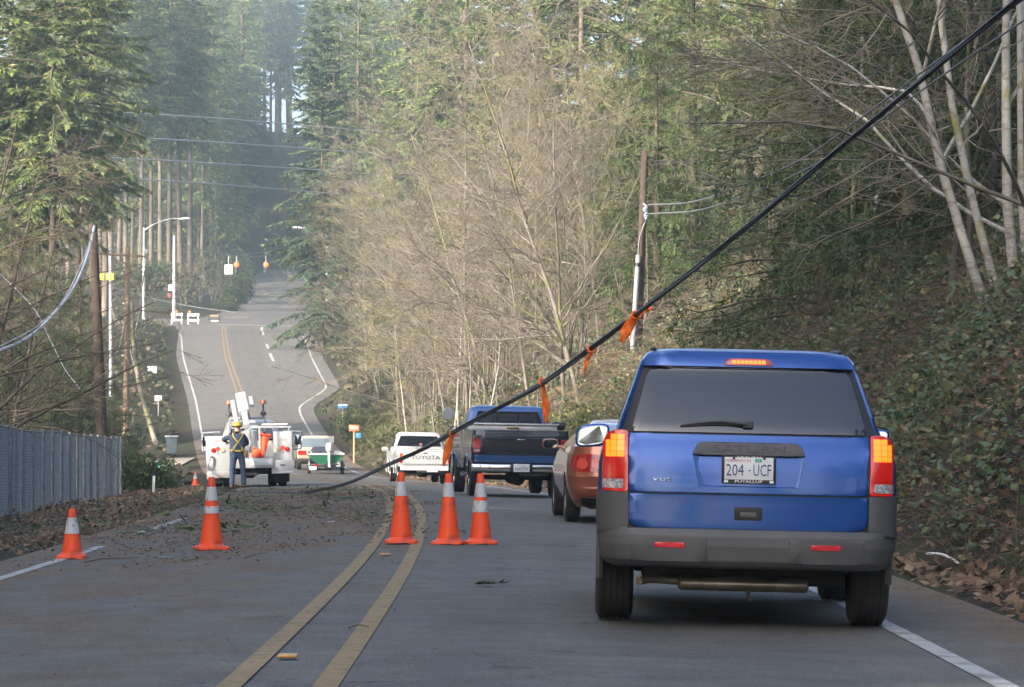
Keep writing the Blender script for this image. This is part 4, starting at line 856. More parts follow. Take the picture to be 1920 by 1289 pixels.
    tube_obj('wiper_blade', [(-.02, ys_(0, 1.215) - .006, 1.217), (-.21, ys_(.2, 1.222) - .007, 1.223), (-.41, ys_(.4, 1.208) - .006, 1.208)], .006, M_black, pv, 5, 8)
    # tail lights
    for sg in (-1, 1):
        def mp(a, b_, off, sg=sg):
            x = sg * a; return (x, float(low.rear(x, b_)) - off, b_)
        def mp2(a, b_, off, sg=sg):
            # wraps round the corner
            t = (a - .715) / .14; x = sg * (.715 + .155 * math.sin(min(t, 1) * math.pi / 2 * .93)); return (x * (1 - .0), float(low.rear(.715, b_)) - off + .10 * max(t, 0) ** 2.2 + (0), b_)
        tl = patch('tail_light', rpoly([(.718, .815), (.868, .815), (.868, 1.02), (.835, 1.12), (.785, 1.175), (.722, 1.175)], [.015, .015, .05, .06, .04, .012]), mp2, M_redglow, root, .030, .08, .006, .03)
        for i_ in range(4):
            for j_ in range(3 if i_ < 3 else 2): patch('lamp_segment', rrect(.732 + j_ * .030, .732 + j_ * .030 + .0285, 1.018 + i_ * .034, 1.018 + i_ * .034 + .0325, .003), mp2, M_amberglow, tl, .034, .005, 0, None)
        patch('reversing_lamp', rrect(.735, .855, .832, .885, .008), mp2, M_clear, tl, .034, .008, .002, .03)
        patch('lens_divider', rrect(.722, .862, .893, .900, .002), mp2, M_redlens, tl, .034, .006, 0, .03)
    # bumper cover
    bs = Shell([(.362, .80, .12, .9, .16, .05, .05), (.378, .84, .04, .9, .18, .05, .06), (.41, .872, .012, .9, .20, .05, .06), (.50, .892, -.002, .9, .20, .05, .06), (.56, .895, .0, .85, .20, .05, .06), (.595, .893, .02, .8, .19, .05, .05), (.605, .893, .055, .8, .19, .05, .05)])
    bs.build('bumper', M_grey_plastic, root, 18, cuts=[cut_cyl(.95, .36, .41, -1.1, -.60, root), cut_cyl(.95, .36, .41, .60, 1.1, root)])
    for sg in (-1, 1):
        def mpc(a, b_, off, sg=sg):
            t = (a - .715) / .18; x = sg * (.715 + .185 * math.sin(min(max(t, 0), 1) * math.pi / 2 * .95)); return (x, float(low.rear(.715, b_)) - off + .16 * max(t, 0) ** 2, b_)
        patch('bumper_corner', rpoly([(.708, .59), (.895, .56), (.895, .812), (.718, .812), (.716, .65)], [.0, .0, .01, .01, .05]), mpc, M_grey_plastic, root, .030, .08, .006, .04)
        pad = patch('step_pad', [(sg * a, b_) for a, b_ in rpoly([(.245, .405), (.69, .405), (.69, .548), (.245, .548)], .015)], rear_map(bs), M_grey_plastic, root, .008, .015, .004, .08)
        patch('reflector', [(sg * a, b_) for a, b_ in rrect(.375, .552, .487, .518, .004)], rear_map(bs), mat('red_reflector', (.55, .02, .03), rough=.25, coat=.5), pad, .013, .01, .002, .05)
        # wheel-arch cladding
        for y in (.95, 3.66):
            a = np.linspace(R(-12), R(192), 22); pts = np.array([(sg * .880, y + .42 * math.cos(t), .36 + .42 * math.sin(t)) for t in a]); tube_obj('wheel_arch', pts, .024, M_grey_plastic, root, 6)
        wheel(root, sg * .785, .95, .365, .235, .22, sg); wheel(root, sg * .785, 3.66, .365, .235, .22, sg)
        # door mirror
        mo = empty_m = None
        bm = bmesh.new(); bmesh.ops.create_uvsphere(bm, u_segments=18, v_segments=12, radius=1.0)
        for v in bm.verts:
            c = v.co; sq = lambda t: math.copysign(abs(t) ** .6, t); v.co = Vector((sg * .955 + .118 * sq(c.x), 2.72 + (.015 if c.y < 0 else .10) * c.y, 1.135 + .078 * sq(c.z) + .02 * sg * c.x * sg))
        mr = bm_obj('door_mirror', bm, M_blue if sg < 0 else M_blue, root, 50)
        bm = bmesh.new(); bmesh.ops.create_circle(bm, cap_ends=True, radius=1.0, segments=24)
        for v in bm.verts:
            c = v.co.copy(); sq = lambda t: math.copysign(abs(t) ** .6, t); v.co = Vector((sg * .955 + .103 * sq(c.x), 2.699 + .004 * c.y, 1.135 + .064 * sq(c.y) + .02 * c.x))
        bm_obj('mirror_glass', bm, M_mirror, mr)
        box('mirror_arm', sg * .74 if sg > 0 else -.86, .86 if sg > 0 else sg * .74, 2.72, 2.80, 1.08, 1.13, M_black, mr, .01)
    # under the body
    box('underbody', -.62, .62, .62, 4.1, .24, .40, M_under, root, .05); box('rear_axle', -.68, .68, .88, 1.0, .30, .40, M_under, root, .03)
    ex = lathe_obj('muffler', [(.001, -.40), (.04, -.40), (.055, -.385), (.058, -.37), (.058, .36), (.055, .375), (.03, .385), (.001, .385)], M_steel, root, 20, 'x', (0, .36, .262)); ex.scale = (1, 1.5, .78)
    tube_obj('tailpipe', [(-.38, .36, .27), (-.50, .32, .28), (-.58, .24, .285), (-.64, .16, .275)], .026, M_steel, root, 10, 12)
    tube_obj('tow_hook', [(.02, .30, .25), (.02, .30, .18), (.045, .30, .165)], .012, M_under, root, 6)
    for sg in (-1, 1): tube_obj('roof_rail', [(sg * .56, .62, 1.655), (sg * .57, .66, 1.685), (sg * .57, 1.5, 1.695), (sg * .55, 1.75, 1.67)], .012, M_black, root, 6, 16)
    return root
suv = build_suv()

# ---------------------------------------------------------------- copper coupe
def build_coupe():
    d0 = 38.2; X0 = .70 + .87; root = empty('copper_coupe', (X0, d0, float(road_z(X0, d0)) + .005), (0, R(1.2), R(2.6)), 'copper coloured coupe half hidden behind the blue SUV', 'car')
    low = Shell([(.20, .74, .22, 4.1, .2, .4, .06), (.30, .80, .08, 4.25, .22, .5, .08), (.45, .845, .02, 4.35, .24, .6, .09), (.60, .862, .0, 4.38, .26, .7, .10), (.75, .862, .02, 4.3, .28, .8, .10), (.88, .84, .04, 4.0, .28, .8, .10), (.98, .80, .06, 3.4, .25, .6, .10)])
    up = Shell([(.96, .79, .07, 3.3, .25, .4, .10), (1.03, .73, .24, 2.9, .22, .4, .08), (1.14, .63, .66, 2.55, .2, .35, .06), (1.25, .54, 1.02, 2.25, .2, .35, .05), (1.32, .46, 1.27, 2.0, .2, .3, .04), (1.35, .34, 1.5, 1.85, .2, .2, .03)])
    cuts = [cut_cyl(y, .31, .345, a, b_, root) for y in (.86, 3.43) for a, b_ in ((-1.1, -.58), (.58, 1.1))]
    low.build('body', M_copper, root, cuts=cuts); up.build('roof', M_copper, root)
    RM, RU = rear_map(low), rear_map(up)
    patch('rear_window', rpoly([(-.60, 1.02), (.60, 1.02), (.42, 1.29), (-.42, 1.29)], .06), RU, mat('bright_rear_glass', (.05, .06, .07), rough=.04, spec=1.0, coat=1.0), root, .006, .01)
    for sg in (-1, 1):
        patch('side_window', rpoly([(.75, 1.01), (2.75, 1.0), (2.15, 1.26), (1.25, 1.27)], .06), side_map(up, sg), M_glass, root, .004, .01)
        def mp(a, b_, off, sg=sg): return (sg * a, float(low.rear(sg * a, b_)) - off, b_)
        tl = patch('tail_light', rpoly([(.38, .66), (.78, .66), (.82, .74), (.80, .86), (.60, .89), (.38, .87)], .03), mp, M_redlens, root, .008, .02, .004, .04)
        for xx in (.50, .68):
            a = np.linspace(0, 2 * math.pi, 20, endpoint=False); patch('round_lamp', [(xx + .066 * math.cos(t), .762 + .066 * math.sin(t)) for t in a], mp, mat('bright_red_lens', (.60, .06, .045), rough=.2, coat=.6), tl, .016, .01, .004, .05)
        wheel(root, sg * .755, .86, .31, .20, .215, sg, spokes=7); wheel(root, sg * .755, 3.43, .31, .20, .215, sg, spokes=7)
        bm = bmesh.new(); bmesh.ops.create_uvsphere(bm, u_segments=16, v_segments=10, radius=1.0)
        for v in bm.verts:
            c = v.co; sq = lambda t: math.copysign(abs(t) ** .65, t); v.co = Vector((sg * .96 + .115 * sq(c.x), 2.45 + .06 * c.y, 1.0 + .07 * sq(c.z)))
        mr = bm_obj('door_mirror', bm, M_copper, root, 50)
        bm = bmesh.new(); bmesh.ops.create_circle(bm, cap_ends=True, radius=1.0, segments=20)
        for v in bm.verts: c = v.co.copy(); sq = lambda t: math.copysign(abs(t) ** .65, t); v.co = Vector((sg * .96 + .097 * sq(c.x), 2.388, 1.0 + .055 * sq(c.y)))
        bm_obj('mirror_glass', bm, M_mirror, mr); box('mirror_arm', min(sg * .76, sg * .88), max(sg * .76, sg * .88), 2.42, 2.48, .94, .98, M_copper, mr, .01)
    patch('garnish', rpoly([(-.38, .78), (.38, .78), (.38, .88), (-.38, .88)], .01), RM, M_redlens, root, .007, .01, .003)
    text('ACURA', M_chrome, root, (-.25, float(low.rear(.25, .85)) - .013, .835), width=.20, height=.03, extrude=.003)
    patch('bumper_lip', rpoly([(-.76, .36), (.76, .36), (.78, .46), (-.78, .46)], .03), RM, M_copper, root, .035, .08, .015); patch('rear_valance', rpoly([(-.66, .215), (.66, .215), (.70, .33), (-.70, .33)], .03), RM, M_black, root, .02, .03, .01)
    patch('bumper_line', rpoly([(-.78, .585), (.78, .585), (.78, .592), (-.78, .592)], 0), RM, M_black, root, .006, .008)
    box('underbody', -.60, .60, .3, 4.0, .18, .3, M_under, root, .04)
build_coupe()

# ---------------------------------------------------------------- pickups
def pickup(name, label, d0, X0, yaw, P_):
    root = empty(name, (X0, d0, float(road_z(X0, d0)) + .005), (0, R(1.0), R(yaw)), label, 'pickup'); hw, L_, bedL, cabz = P_['hw'], P_['L'], P_['bed'], P_['roof']; zb, zt = P_['zb'], P_['zt']; low_m, up_m = P_['low'], P_['up']
    # load bed: floor, inner and outer walls as one hollow shell
    sh = Shell([(zb, hw * .95, .06, bedL, .06, .02, .01), (zb + .12, hw, .02, bedL, .07, .02, .01), (zb + .35, hw * 1.01, .0, bedL, .07, .02, .01), (zt - .1, hw * .99, .0, bedL, .07, .02, .01), (zt, hw * .97, .015, bedL, .07, .02, .01)])
    inner = link('cutter', None, root); bpy.data.objects.remove(inner)
    bm = bmesh.new(); add_box(bm, -hw + .09, hw - .09, .09, bedL - .05, zb + .18, zt + .4); cb = bm_obj('cutter', bm, low_m, root)
    r = P_['wr']; wy = P_['wy']
    bed = sh.build('load_bed', low_m, root, 14, cuts=[cb] + [cut_cyl(wy[0], r, r * 1.17, a, b_, root) for a, b_ in ((-1.3, -hw + .28), (hw - .28, 1.3))])
    # cab and nose
    low = Shell([(zb - .05, hw * .93, bedL + .03, L_ - .1, .05, .2, .01), (zb + .3, hw, bedL + .03, L_, .05, .25, .01), (zt - .05, hw * .99, bedL + .03, L_, .05, .25, .01), (P_['hood'], hw * .93, bedL + .03, L_ - .15, .06, .3, .01), (P_['hood'] + .03, hw * .85, bedL + .1, L_ - .5, .06, .3, .01)])
    low.build('cab_body', P_.get('cabm', low_m), root, 14, cuts=[cut_cyl(wy[1], r, r * 1.17, a, b_, root) for a, b_ in ((-1.3, -hw + .28), (hw - .28, 1.3))])
    z0 = zt - .04; cw = P_['cw']; cy1 = bedL + P_['cab']
    up = Shell([(z0, cw, bedL + .06, cy1 + .55, .08, .2, .02), (z0 + .08, cw * .985, bedL + .07, cy1 + .42, .08, .2, .02), (cabz - .12, cw * .86, bedL + .20, cy1 - .02, .08, .2, .03), (cabz - .05, cw * .82, bedL + .24, cy1 - .12, .09, .2, .03), (cabz - .012, cw * .75, bedL + .30, cy1 - .2, .1, .2, .03), (cabz, cw * .62, bedL + .42, cy1 - .35, .1, .2, .03)])
    wx0, wx1, wz0, wz1 = P_['win']; win = [(-wx0, wz0), (wx0, wz0), (wx1, wz1), (-wx1, wz1)]
    up.build('cab_roof', up_m, root, 16, cuts=[cut_prism(rpoly(win, .05), bedL - .2, cy1 + 1.0, 1.0, root), ])
    RU = rear_map(up); rw = patch('rear_window', rpoly([(a * .995, b_ + (.003 if k < 2 else -.003)) for k, (a, b_) in enumerate(win)], .05), RU, M_window, root, -.012, .004, 0, .2); patch('windscreen', rpoly([(a * .99, b_) for a, b_ in win], .05), front_map(up), M_window, root, -.03, .004, 0, .2)
    for a in (-1, 1): tube_obj('window_seal', [(a * wx0, float(up.rear(wx0, wz0)) - .004, wz0), (a * wx1, float(up.rear(wx1, wz1)) - .004, wz1)], .014, M_black, rw, 5)
    for a, b_ in ((wx0, wz0), (wx1, wz1)): tube_obj('window_seal', [(-a, float(up.rear(a, b_)) - .004, b_), (0, float(up.rear(0, b_)) - .004, b_), (a, float(up.rear(a, b_)) - .004, b_)], .014, M_black, rw, 5)
    if P_.get('slider'):
        for a in (-wx0 * .33, wx0 * .33): box('window_bar', a - .014, a + .014, float(up.rear(a, wz0)) + .0, float(up.rear(a, wz1)) + .02, wz0, wz1, M_black, rw)
    st = box('bench_seat', -cw * .8, cw * .8, bedL + .35, bedL + .55, z0 - .3, z0 + .16, M_seat, root, .06)
    for a in (-.4, .4): box('headrest', a - .13, a + .13, bedL + .38, bedL + .48, z0 + .15, z0 + .33, M_seat, st, .04)
    tube_obj('steering_wheel', [(-.38 + .18 * math.cos(t), cy1 - .1, z0 + .1 + .18 * math.sin(t)) for t in np.linspace(0, 6.28, 20)], .015, M_black, root, 6)
    for sg in (-1, 1):
        patch('side_window', rpoly([(bedL + .30, z0 + .1), (cy1 + .25, z0 + .1), (cy1 - .1, cabz - .14), (bedL + .36, cabz - .14)], .05), side_map(up, sg), M_glass, root, .004, .01)
        for y in wy: wheel(root, sg * (hw - .15), y, r, P_['ww'], r * .56, sg, P_.get('rim', M_rim), 8)
        a = np.linspace(R(-5), R(185), 18)
        for y in wy: tube_obj('wheel_arch', [(sg * (hw + .01), y + r * 1.19 * math.cos(t), r + r * 1.19 * math.sin(t)) for t in a], .022, low_m, root, 5)
    box('underbody', -hw * .7, hw * .7, .3, L_ - .4, zb - .12, zb + .12, M_under, root, .04)
    lathe_obj('rear_axle', [(.001, -hw + .2), (.05, -hw + .2), (.05, -.2), (.13, -.1), (.14, 0), (.13, .1), (.05, .2), (.05, hw - .2), (.001, hw - .2)], M_under, root, 14, 'x', (0, wy[0], r))
    return root, sh, up, low
# dark blue full-size
d0 = 58.0
dp, sh, up, low = pickup('dark_pickup', 'dark blue full-size pickup with aluminium toolbox and chrome bumper', d0, PX(975, d0), 6.2, dict(hw=.955, L=5.4, bed=2.25, roof=1.80, zb=.58, zt=1.30, hood=1.24, low=M_navy, cabm=M_navy, up=M_ramblue, wr=.37, ww=.24, wy=(1.05, 4.35), cw=.90, cab=1.05, win=(.70, .60, 1.40, 1.67), slider=True))
RM = rear_map(sh); tgm = patch('tailgate', rrect(-.76, .76, .82, 1.29, .03), RM, M_navy, dp, .015, .03, .008)
patch('tailgate_panel', rrect(-.70, .70, .86, 1.10, .02), RM, mat('tailgate_black', (.010, .012, .018), rough=.35), tgm, .020, .01, .004)
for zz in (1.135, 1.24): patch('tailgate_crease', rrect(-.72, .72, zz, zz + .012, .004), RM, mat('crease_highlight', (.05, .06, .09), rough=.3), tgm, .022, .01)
patch('tailgate_handle', rrect(-.07, .07, 1.105, 1.130, .006), RM, M_chrome, tgm, .03, .02, .004)
patch('rear_sill', rrect(-.90, .90, .68, .81, .02), RM, M_ramblue, dp, .012, .03, .006)
for sg in (-1, 1):
    mp = lambda a, b_, off, sg=sg: (sg * a, float(sh.rear(sg * a, b_)) - off, b_)
    tl = patch('tail_light', rrect(.79, .925, .86, 1.13, .015), mp, M_redlens, dp, .012, .02, .004); patch('reversing_lamp', rrect(.80, .915, .875, .92, .006), mp, M_clear, tl, .018, .01); patch('lamp_housing', rrect(.80, .915, .935, 1.02, .008), mp, mat('pale_red_lens', (.45, .05, .05), rough=.2, coat=.5), tl, .018, .01)
bmp = box('step_bumper', -.97, .97, -.16, .0, .49, .64, M_chrome, dp, .03, 3); box('bumper_step', -.95, .95, -.17, -.155, .555, .575, M_black, bmp); box('plate_well', -.22, .22, -.166, -.15, .485, .645, M_black, bmp, .01)
for a in (-.8, -.62, .62, .8): lathe_obj('bumper_bolt', [(.001, -.012), (.018, -.008), (.02, 0)], M_chrome, bmp, 10, 'y', (a, -.16, .60))
plate(dp, .0, -.18, .572, .31, .155, [('A64397W', 0, -.012, .27, .075, M_plateblue), ('WASHINGTON', 0, .056, .16, .016, M_platered)])
tb = box('toolbox', -.90, .90, 1.55, 2.10, 1.26, 1.40, M_alu, dp, .02); box('toolbox_lid', -.93, .93, 1.52, 2.13, 1.40, 1.44, M_alu, tb, .012); box('toolbox_latch', -.12, .12, 1.525, 1.55, 1.33, 1.37, mat('brass_latch', (.35, .27, .12), rough=.4, metal=.7), tb, .006)
lathe_obj('toolbox_pod', [(.001, -.12), (.07, -.12), (.085, -.1), (.085, .1), (.07, .12), (.001, .12)], M_black, tb, 14, 'x', (.96, 1.8, 1.40))
mr = tube_obj('mirror_arm', [(-.92, 3.15, 1.35), (-1.15, 3.1, 1.36), (-1.16, 3.1, 1.58)], .014, M_chrome, dp, 6); lathe_obj('round_mirror', [(.001, -.04), (.08, -.035), (.125, -.008), (.13, 0), (.12, .006), (.001, .006)], M_white, mr, 24, 'y', (-1.16, 3.08, 1.62)); lathe_obj('mirror_glass', [(.001, -.0005), (.118, -.0005)], mat('pale_grey_disc', (.36, .38, .39), rough=.5), mr, 24, 'y', (-1.16, 3.036, 1.62))  # flat pale grey on the round mirror face in place of a reflection
tube_obj('exhaust_tip', [(-.78, 1.3, .48), (-.95, 1.15, .45), (-1.06, 1.05, .42)], .04, M_chrome, dp, 10)
lathe_obj('differential', [(.001, -.12), (.1, -.1), (.15, 0), (.14, .1), (.001, .12)], M_under, dp, 16, 'y', (.05, .92, .36)); tube_obj('hitch', [(0, .1, .46), (0, -.1, .44), (.25, -.14, .43), (.45, -.1, .44)], .035, M_under, dp, 6)
box('window_sticker', -.18, .30, float(up.front(0, 1.56)) - .05, float(up.front(0, 1.56)) - .045, 1.52, 1.60, mat('green_card', (.02, .22, .12), rough=.6), dp)
# white compact
d0 = 88.0
wp, sh, up, low = pickup('white_pickup', 'white compact pickup ahead of the dark blue one, TOYOTA on its tailgate', d0, PX(797, d0), 7.2, dict(hw=.80, L=4.4, bed=1.95, roof=1.53, zb=.50, zt=1.02, hood=.98, low=M_white, up=M_white, wr=.33, ww=.19, wy=(.95, 3.6), cw=.77, cab=1.0, win=(.66, .545, 1.11, 1.40)))
RM = rear_map(sh); tgm = patch('tailgate', rrect(-.66, .66, .56, 1.0, .03), RM, M_white, wp, .014, .03, .008); patch('tailgate_crease', rrect(-.66, .66, .965, .975, 0), RM, M_black, tgm, .016, .01)
patch('tailgate_seam', rrect(-.66, .66, .575, .59, 0), RM, M_black, tgm, .016, .01); text('TOYOTA', mat('dark_grey_letters', (.09, .10, .11), rough=.5), tgm, (.0, float(sh.rear(0, .8)) - .016, .79), width=.86, height=.115, extrude=.004, bold=.01); box('tailgate_handle', -.07, .07, -.03, .0, .90, .93, M_black, tgm, .006)
for sg in (-1, 1):
    mp = lambda a, b_, off, sg=sg: (sg * a, float(sh.rear(sg * a, b_)) - off, b_)
    tl = patch('tail_light', rrect(.675, .765, .62, .90, .012), mp, M_redlens, wp, .012, .02, .004); patch('amber_lamp', rrect(.685, .755, .78, .885, .006), mp, mat('amber_lens', (.35, .09, .02), rough=.2, coat=.5), tl, .018, .01)
    mm = tube_obj('mirror_arm', [(sg * .79, 2.95, .95), (sg * .93, 2.9, .98)], .014, M_black, wp, 6); box('door_mirror', sg * .96 - .10, sg * .96 + .10, 2.87, 2.95, .93, 1.06, mat('mirror_shell', (.45, .46, .47), rough=.3, metal=.5), mm, .03)
bmp = box('step_bumper', -.74, .74, -.12, .02, .40, .52, mat('bumper_white', (.5, .52, .53), rough=.4), wp, .02); box('bumper_drop', -.25, .55, -.13, .0, .33, .41, M_black, bmp, .02)
box('rear_valance', -.76, .76, .05, .12, .26, .42, M_under, wp, .02)
plate(wp, .20, -.14, .44, .31, .155, [('A94025K', 0, -.012, .27, .075, M_plateblue), ('WASHINGTON', 0, .056, .16, .016, M_platered)])
lathe_obj('window_sticker', [(.001, 0), (.045, 0)], mat('sticker', (.5, .25, .22), rough=.6), wp, 16, 'y', (.05, float(up.rear(0, 1.16)) - .004, 1.16))

# ---------------------------------------------------------------- tan wagon towing a boat
d0 = 140.0; X0 = PX(592, d0); tw = empty('tan_wagon', (X0, d0, float(road_z(X0, d0)) + .005), (0, 0, R(6.9)), 'tan off-road wagon ahead of the pickups, towing the green boat', 'car')
low = Shell([(.38, .78, .05, 4.3, .08, .2, .02), (.6, .86, .0, 4.4, .1, .25, .02), (.95, .86, .0, 4.4, .1, .25, .02), (1.02, .84, .03, 4.2, .1, .25, .02)]); up = Shell([(1.0, .83, .04, 3.2, .1, .2, .02), (1.5, .72, .18, 2.5, .1, .2, .02), (1.60, .68, .24, 2.3, .12, .2, .02), (1.64, .55, .4, 2.1, .12, .2, .02)])
low.build('body', M_tan, tw, 10, cuts=[cut_cyl(y, .36, .42, a, b_, tw) for y in (.9, 3.5) for a, b_ in ((-1.2, -.6), (.6, 1.2))]); up.build('roof', M_tan, tw, 10)
patch('rear_window', rpoly([(-.70, 1.08), (.70, 1.08), (.62, 1.50), (-.62, 1.50)], .05), rear_map(up), mat('hazy_glass', (.10, .13, .16), rough=.1, coat=.4), tw, .01, .01)
for sg in (-1, 1):
    patch('side_window', rpoly([(.4, 1.1), (2.6, 1.1), (2.2, 1.48), (.5, 1.48)], .05), side_map(up, sg), M_glass, tw, .004, .01); mp = lambda a, b_, off, sg=sg: (sg * a, float(low.rear(sg * a, b_)) - off, b_)
    patch('tail_light', rrect(.45, .82, .72, .92, .01), mp, M_redlens, tw, .012, .02)
    for y in (.9, 3.5): wheel(tw, sg * .74, y, .36, .22, .2, sg)
    tube_obj('roof_rack_rail', [(sg * .6, .5, 1.68), (sg * .6, 2.1, 1.68)], .02, M_black, tw, 5)
box('roof_rack', -.62, .62, .5, 2.1, 1.665, 1.685, M_black, tw, .005); box('bumper', -.86, .86, -.1, .02, .42, .56, M_black, tw, .02); box('underbody', -.6, .6, .3, 4, .3, .45, M_under, tw)
d0 = 132.5; X0 = PX(613, d0); bt = empty('boat_trailer', (X0, d0, float(road_z(X0, d0)) + .005), (0, 0, R(6.9)), 'low two-wheeled trailer carrying the green boat', 'trailer')
M_galv = mat('galvanised_steel', (.34, .36, .38), rough=.45, metal=.7, col2=(.24, .25, .26), nscale=8)
for sg in (-1, 1):
    wheel(bt, sg * .74, .9, .27, .15, .15, sg, M_galv, 5); tube_obj('fender', [(sg * .74, .9 + .32 * math.cos(t), .28 + .32 * math.sin(t)) for t in np.linspace(0, math.pi, 10)], .035, M_galv, bt, 5); tube_obj('trailer_rail', [(sg * .55, 0, .40), (sg * .55, 3, .40), (sg * .05, 4.6, .44)], .035, M_galv, bt, 6)
box('axle', -.74, .74, .86, .94, .25, .31, M_galv, bt, .01); lb = box('light_bar', -.80, .80, -.06, 0, .33, .41, M_black, bt, .01); box('trailer_lamp', -.60, -.42, -.08, -.06, .34, .45, M_redlens, lb, .005); box('trailer_lamp', .42, .60, -.08, -.06, .34, .40, M_clear, lb, .005); box('cross_member', -.55, .55, .2, .28, .36, .42, M_galv, bt)
plate(bt, -.62, -.09, .27, .31, .15, [('84571K', 0, 0, .25, .08, M_plateblue)])
bo = empty('motor_boat', (X0, d0, float(road_z(X0, d0)) + .44), (0, 0, R(6.9)), 'small green and white open boat with white outboard, on the trailer', 'boat')
M_green = mat('boat_green', (.010, .085, .045), rough=.25, coat=.5, col2=(.014, .10, .05), nscale=3); M_boatw = mat('boat_white', (.72, .72, .70), rough=.3, coat=.4, dirt=((.5, .48, .44), 3, .5, .7))
n = 9; tt = np.linspace(0, 1, 12); V = []; 
for t in tt:
    wd = .76 * (1 - max(0, (t - .45) / .55) ** 2.2) + .02; hb = .05 + .28 * max(0, t - .5) ** 1.5; ht = .46 + .18 * t * t
    for s in np.linspace(-1, 1, n): a = abs(s); V.append((wd * math.copysign(a ** .55, s) * (.80 + .20 * a), .02 + 4.0 * t, hb + (ht - hb) * a ** 2.6))
q = [[i * n + j, i * n + j + 1, (i + 1) * n + j + 1, (i + 1) * n + j] for i in range(11) for j in range(n - 1)]
hull = link('hull', mesh_np('hull', V, np.array(q), M_green, True), bo); md = hull.modifiers.new('thickness', 'SOLIDIFY'); md.thickness = .03
for sg in (0, n - 1): tube_obj('gunwale', [V[i * n + sg] for i in range(12)], .035, M_boatw, bo, 6)
V2 = [V[j] for j in range(n)]; tr_ = link('transom', mesh_np('transom', V2, np.array([list(range(n))]), M_green), bo); md = tr_.modifiers.new('thickness', 'SOLIDIFY'); md.thickness = .05; tube_obj('transom_cap', [V[0], (0, .02, .455), V[n - 1]], .045, M_boatw, bo, 6)
box('foredeck', -.60, .60, 1.9, 3.2, .50, .56, M_boatw, bo, .02); ws = patch('windshield', rpoly([(-.66, .55), (.55, .55), (.35, .78), (-.5, .78)], .08), lambda a, b_, off: (a, 1.8 + (b_ - .55) * .6, b_), mat('dark_acrylic', (.03, .035, .05), rough=.08, coat=.5), bo, 0, .01)
for a in (-.4, .4): box('boat_seat', a - .2, a + .2, .9, 1.3, .3, .62, M_seat, bo, .04)
om = lathe_obj('outboard_motor', [(.001, .30), (.10, .29), (.15, .24), (.16, .10), (.14, -.02), (.07, -.06), (.055, -.30), (.05, -.62), (.001, -.64)], M_boatw, bo, 16, 'z', (.10, -.16, .62)); om.scale = (1, 1.4, 1.15); box('motor_clamp', .0, .2, -.08, .06, .30, .55, M_galv, om); 
tube_obj('propeller_shaft', [(0, -.16, -.60), (0, .12, -.60)], .045, M_boatw, om, 8)
box('fuel_can', .35, .62, .12, .36, .32, .60, M_boatw, bo, .04)
# ================================================================== service truck
d0 = 82.0; X0 = PX(468, d0)
ut = empty('service_truck', (X0, d0, float(terrain(X0, d0)) + .03), (0, R(-1.0), R(4.0)), 'white utility service truck with folded boom parked beside the fallen cable', 'truck')
M_tw = mat('truck_white', (.36, .375, .39), rough=.4, coat=.3, dirt=((.36, .35, .33), 2.6, .48, .75)); M_amber = mat('amber_lens', (.55, .20, .03), rough=.25, coat=.4); M_orange = mat('cone_orange', (.85, .085, .018), rough=.5, spec=.4, dirt=((.38, .055, .026), 6, .50, .70))
M_refl = mat('reflective_collar', (.50, .51, .52), rough=.45, dirt=((.22, .20, .18), 16, .55, .68)); M_dkgrey = mat('dark_grey_paint', (.05, .05, .055), rough=.5)
low = Shell([(.45, .92, 4.0, 6.6, .1, .3, .02), (.7, .98, 3.95, 6.7, .1, .35, .02), (1.05, .98, 3.95, 6.7, .1, .35, .02), (1.18, .92, 3.97, 6.4, .1, .35, .02)]); up = Shell([(1.15, .90, 3.97, 5.9, .12, .25, .02), (1.65, .76, 4.12, 5.2, .14, .25, .03), (1.80, .70, 4.2, 5.0, .18, .25, .03), (1.86, .52, 4.4, 4.85, .2, .2, .03)])
low.build('cab_body', M_tw, ut, 10, cuts=[cut_cyl(5.8, .40, .46, a, b_, ut) for a, b_ in ((-1.3, -.6), (.6, 1.3))]); up.build('cab_roof', M_tw, ut, 12); patch('rear_window', rpoly([(-.66, 1.27), (.66, 1.27), (.60, 1.62), (-.60, 1.62)], .08), rear_map(up), M_glass, ut, .012, .01)
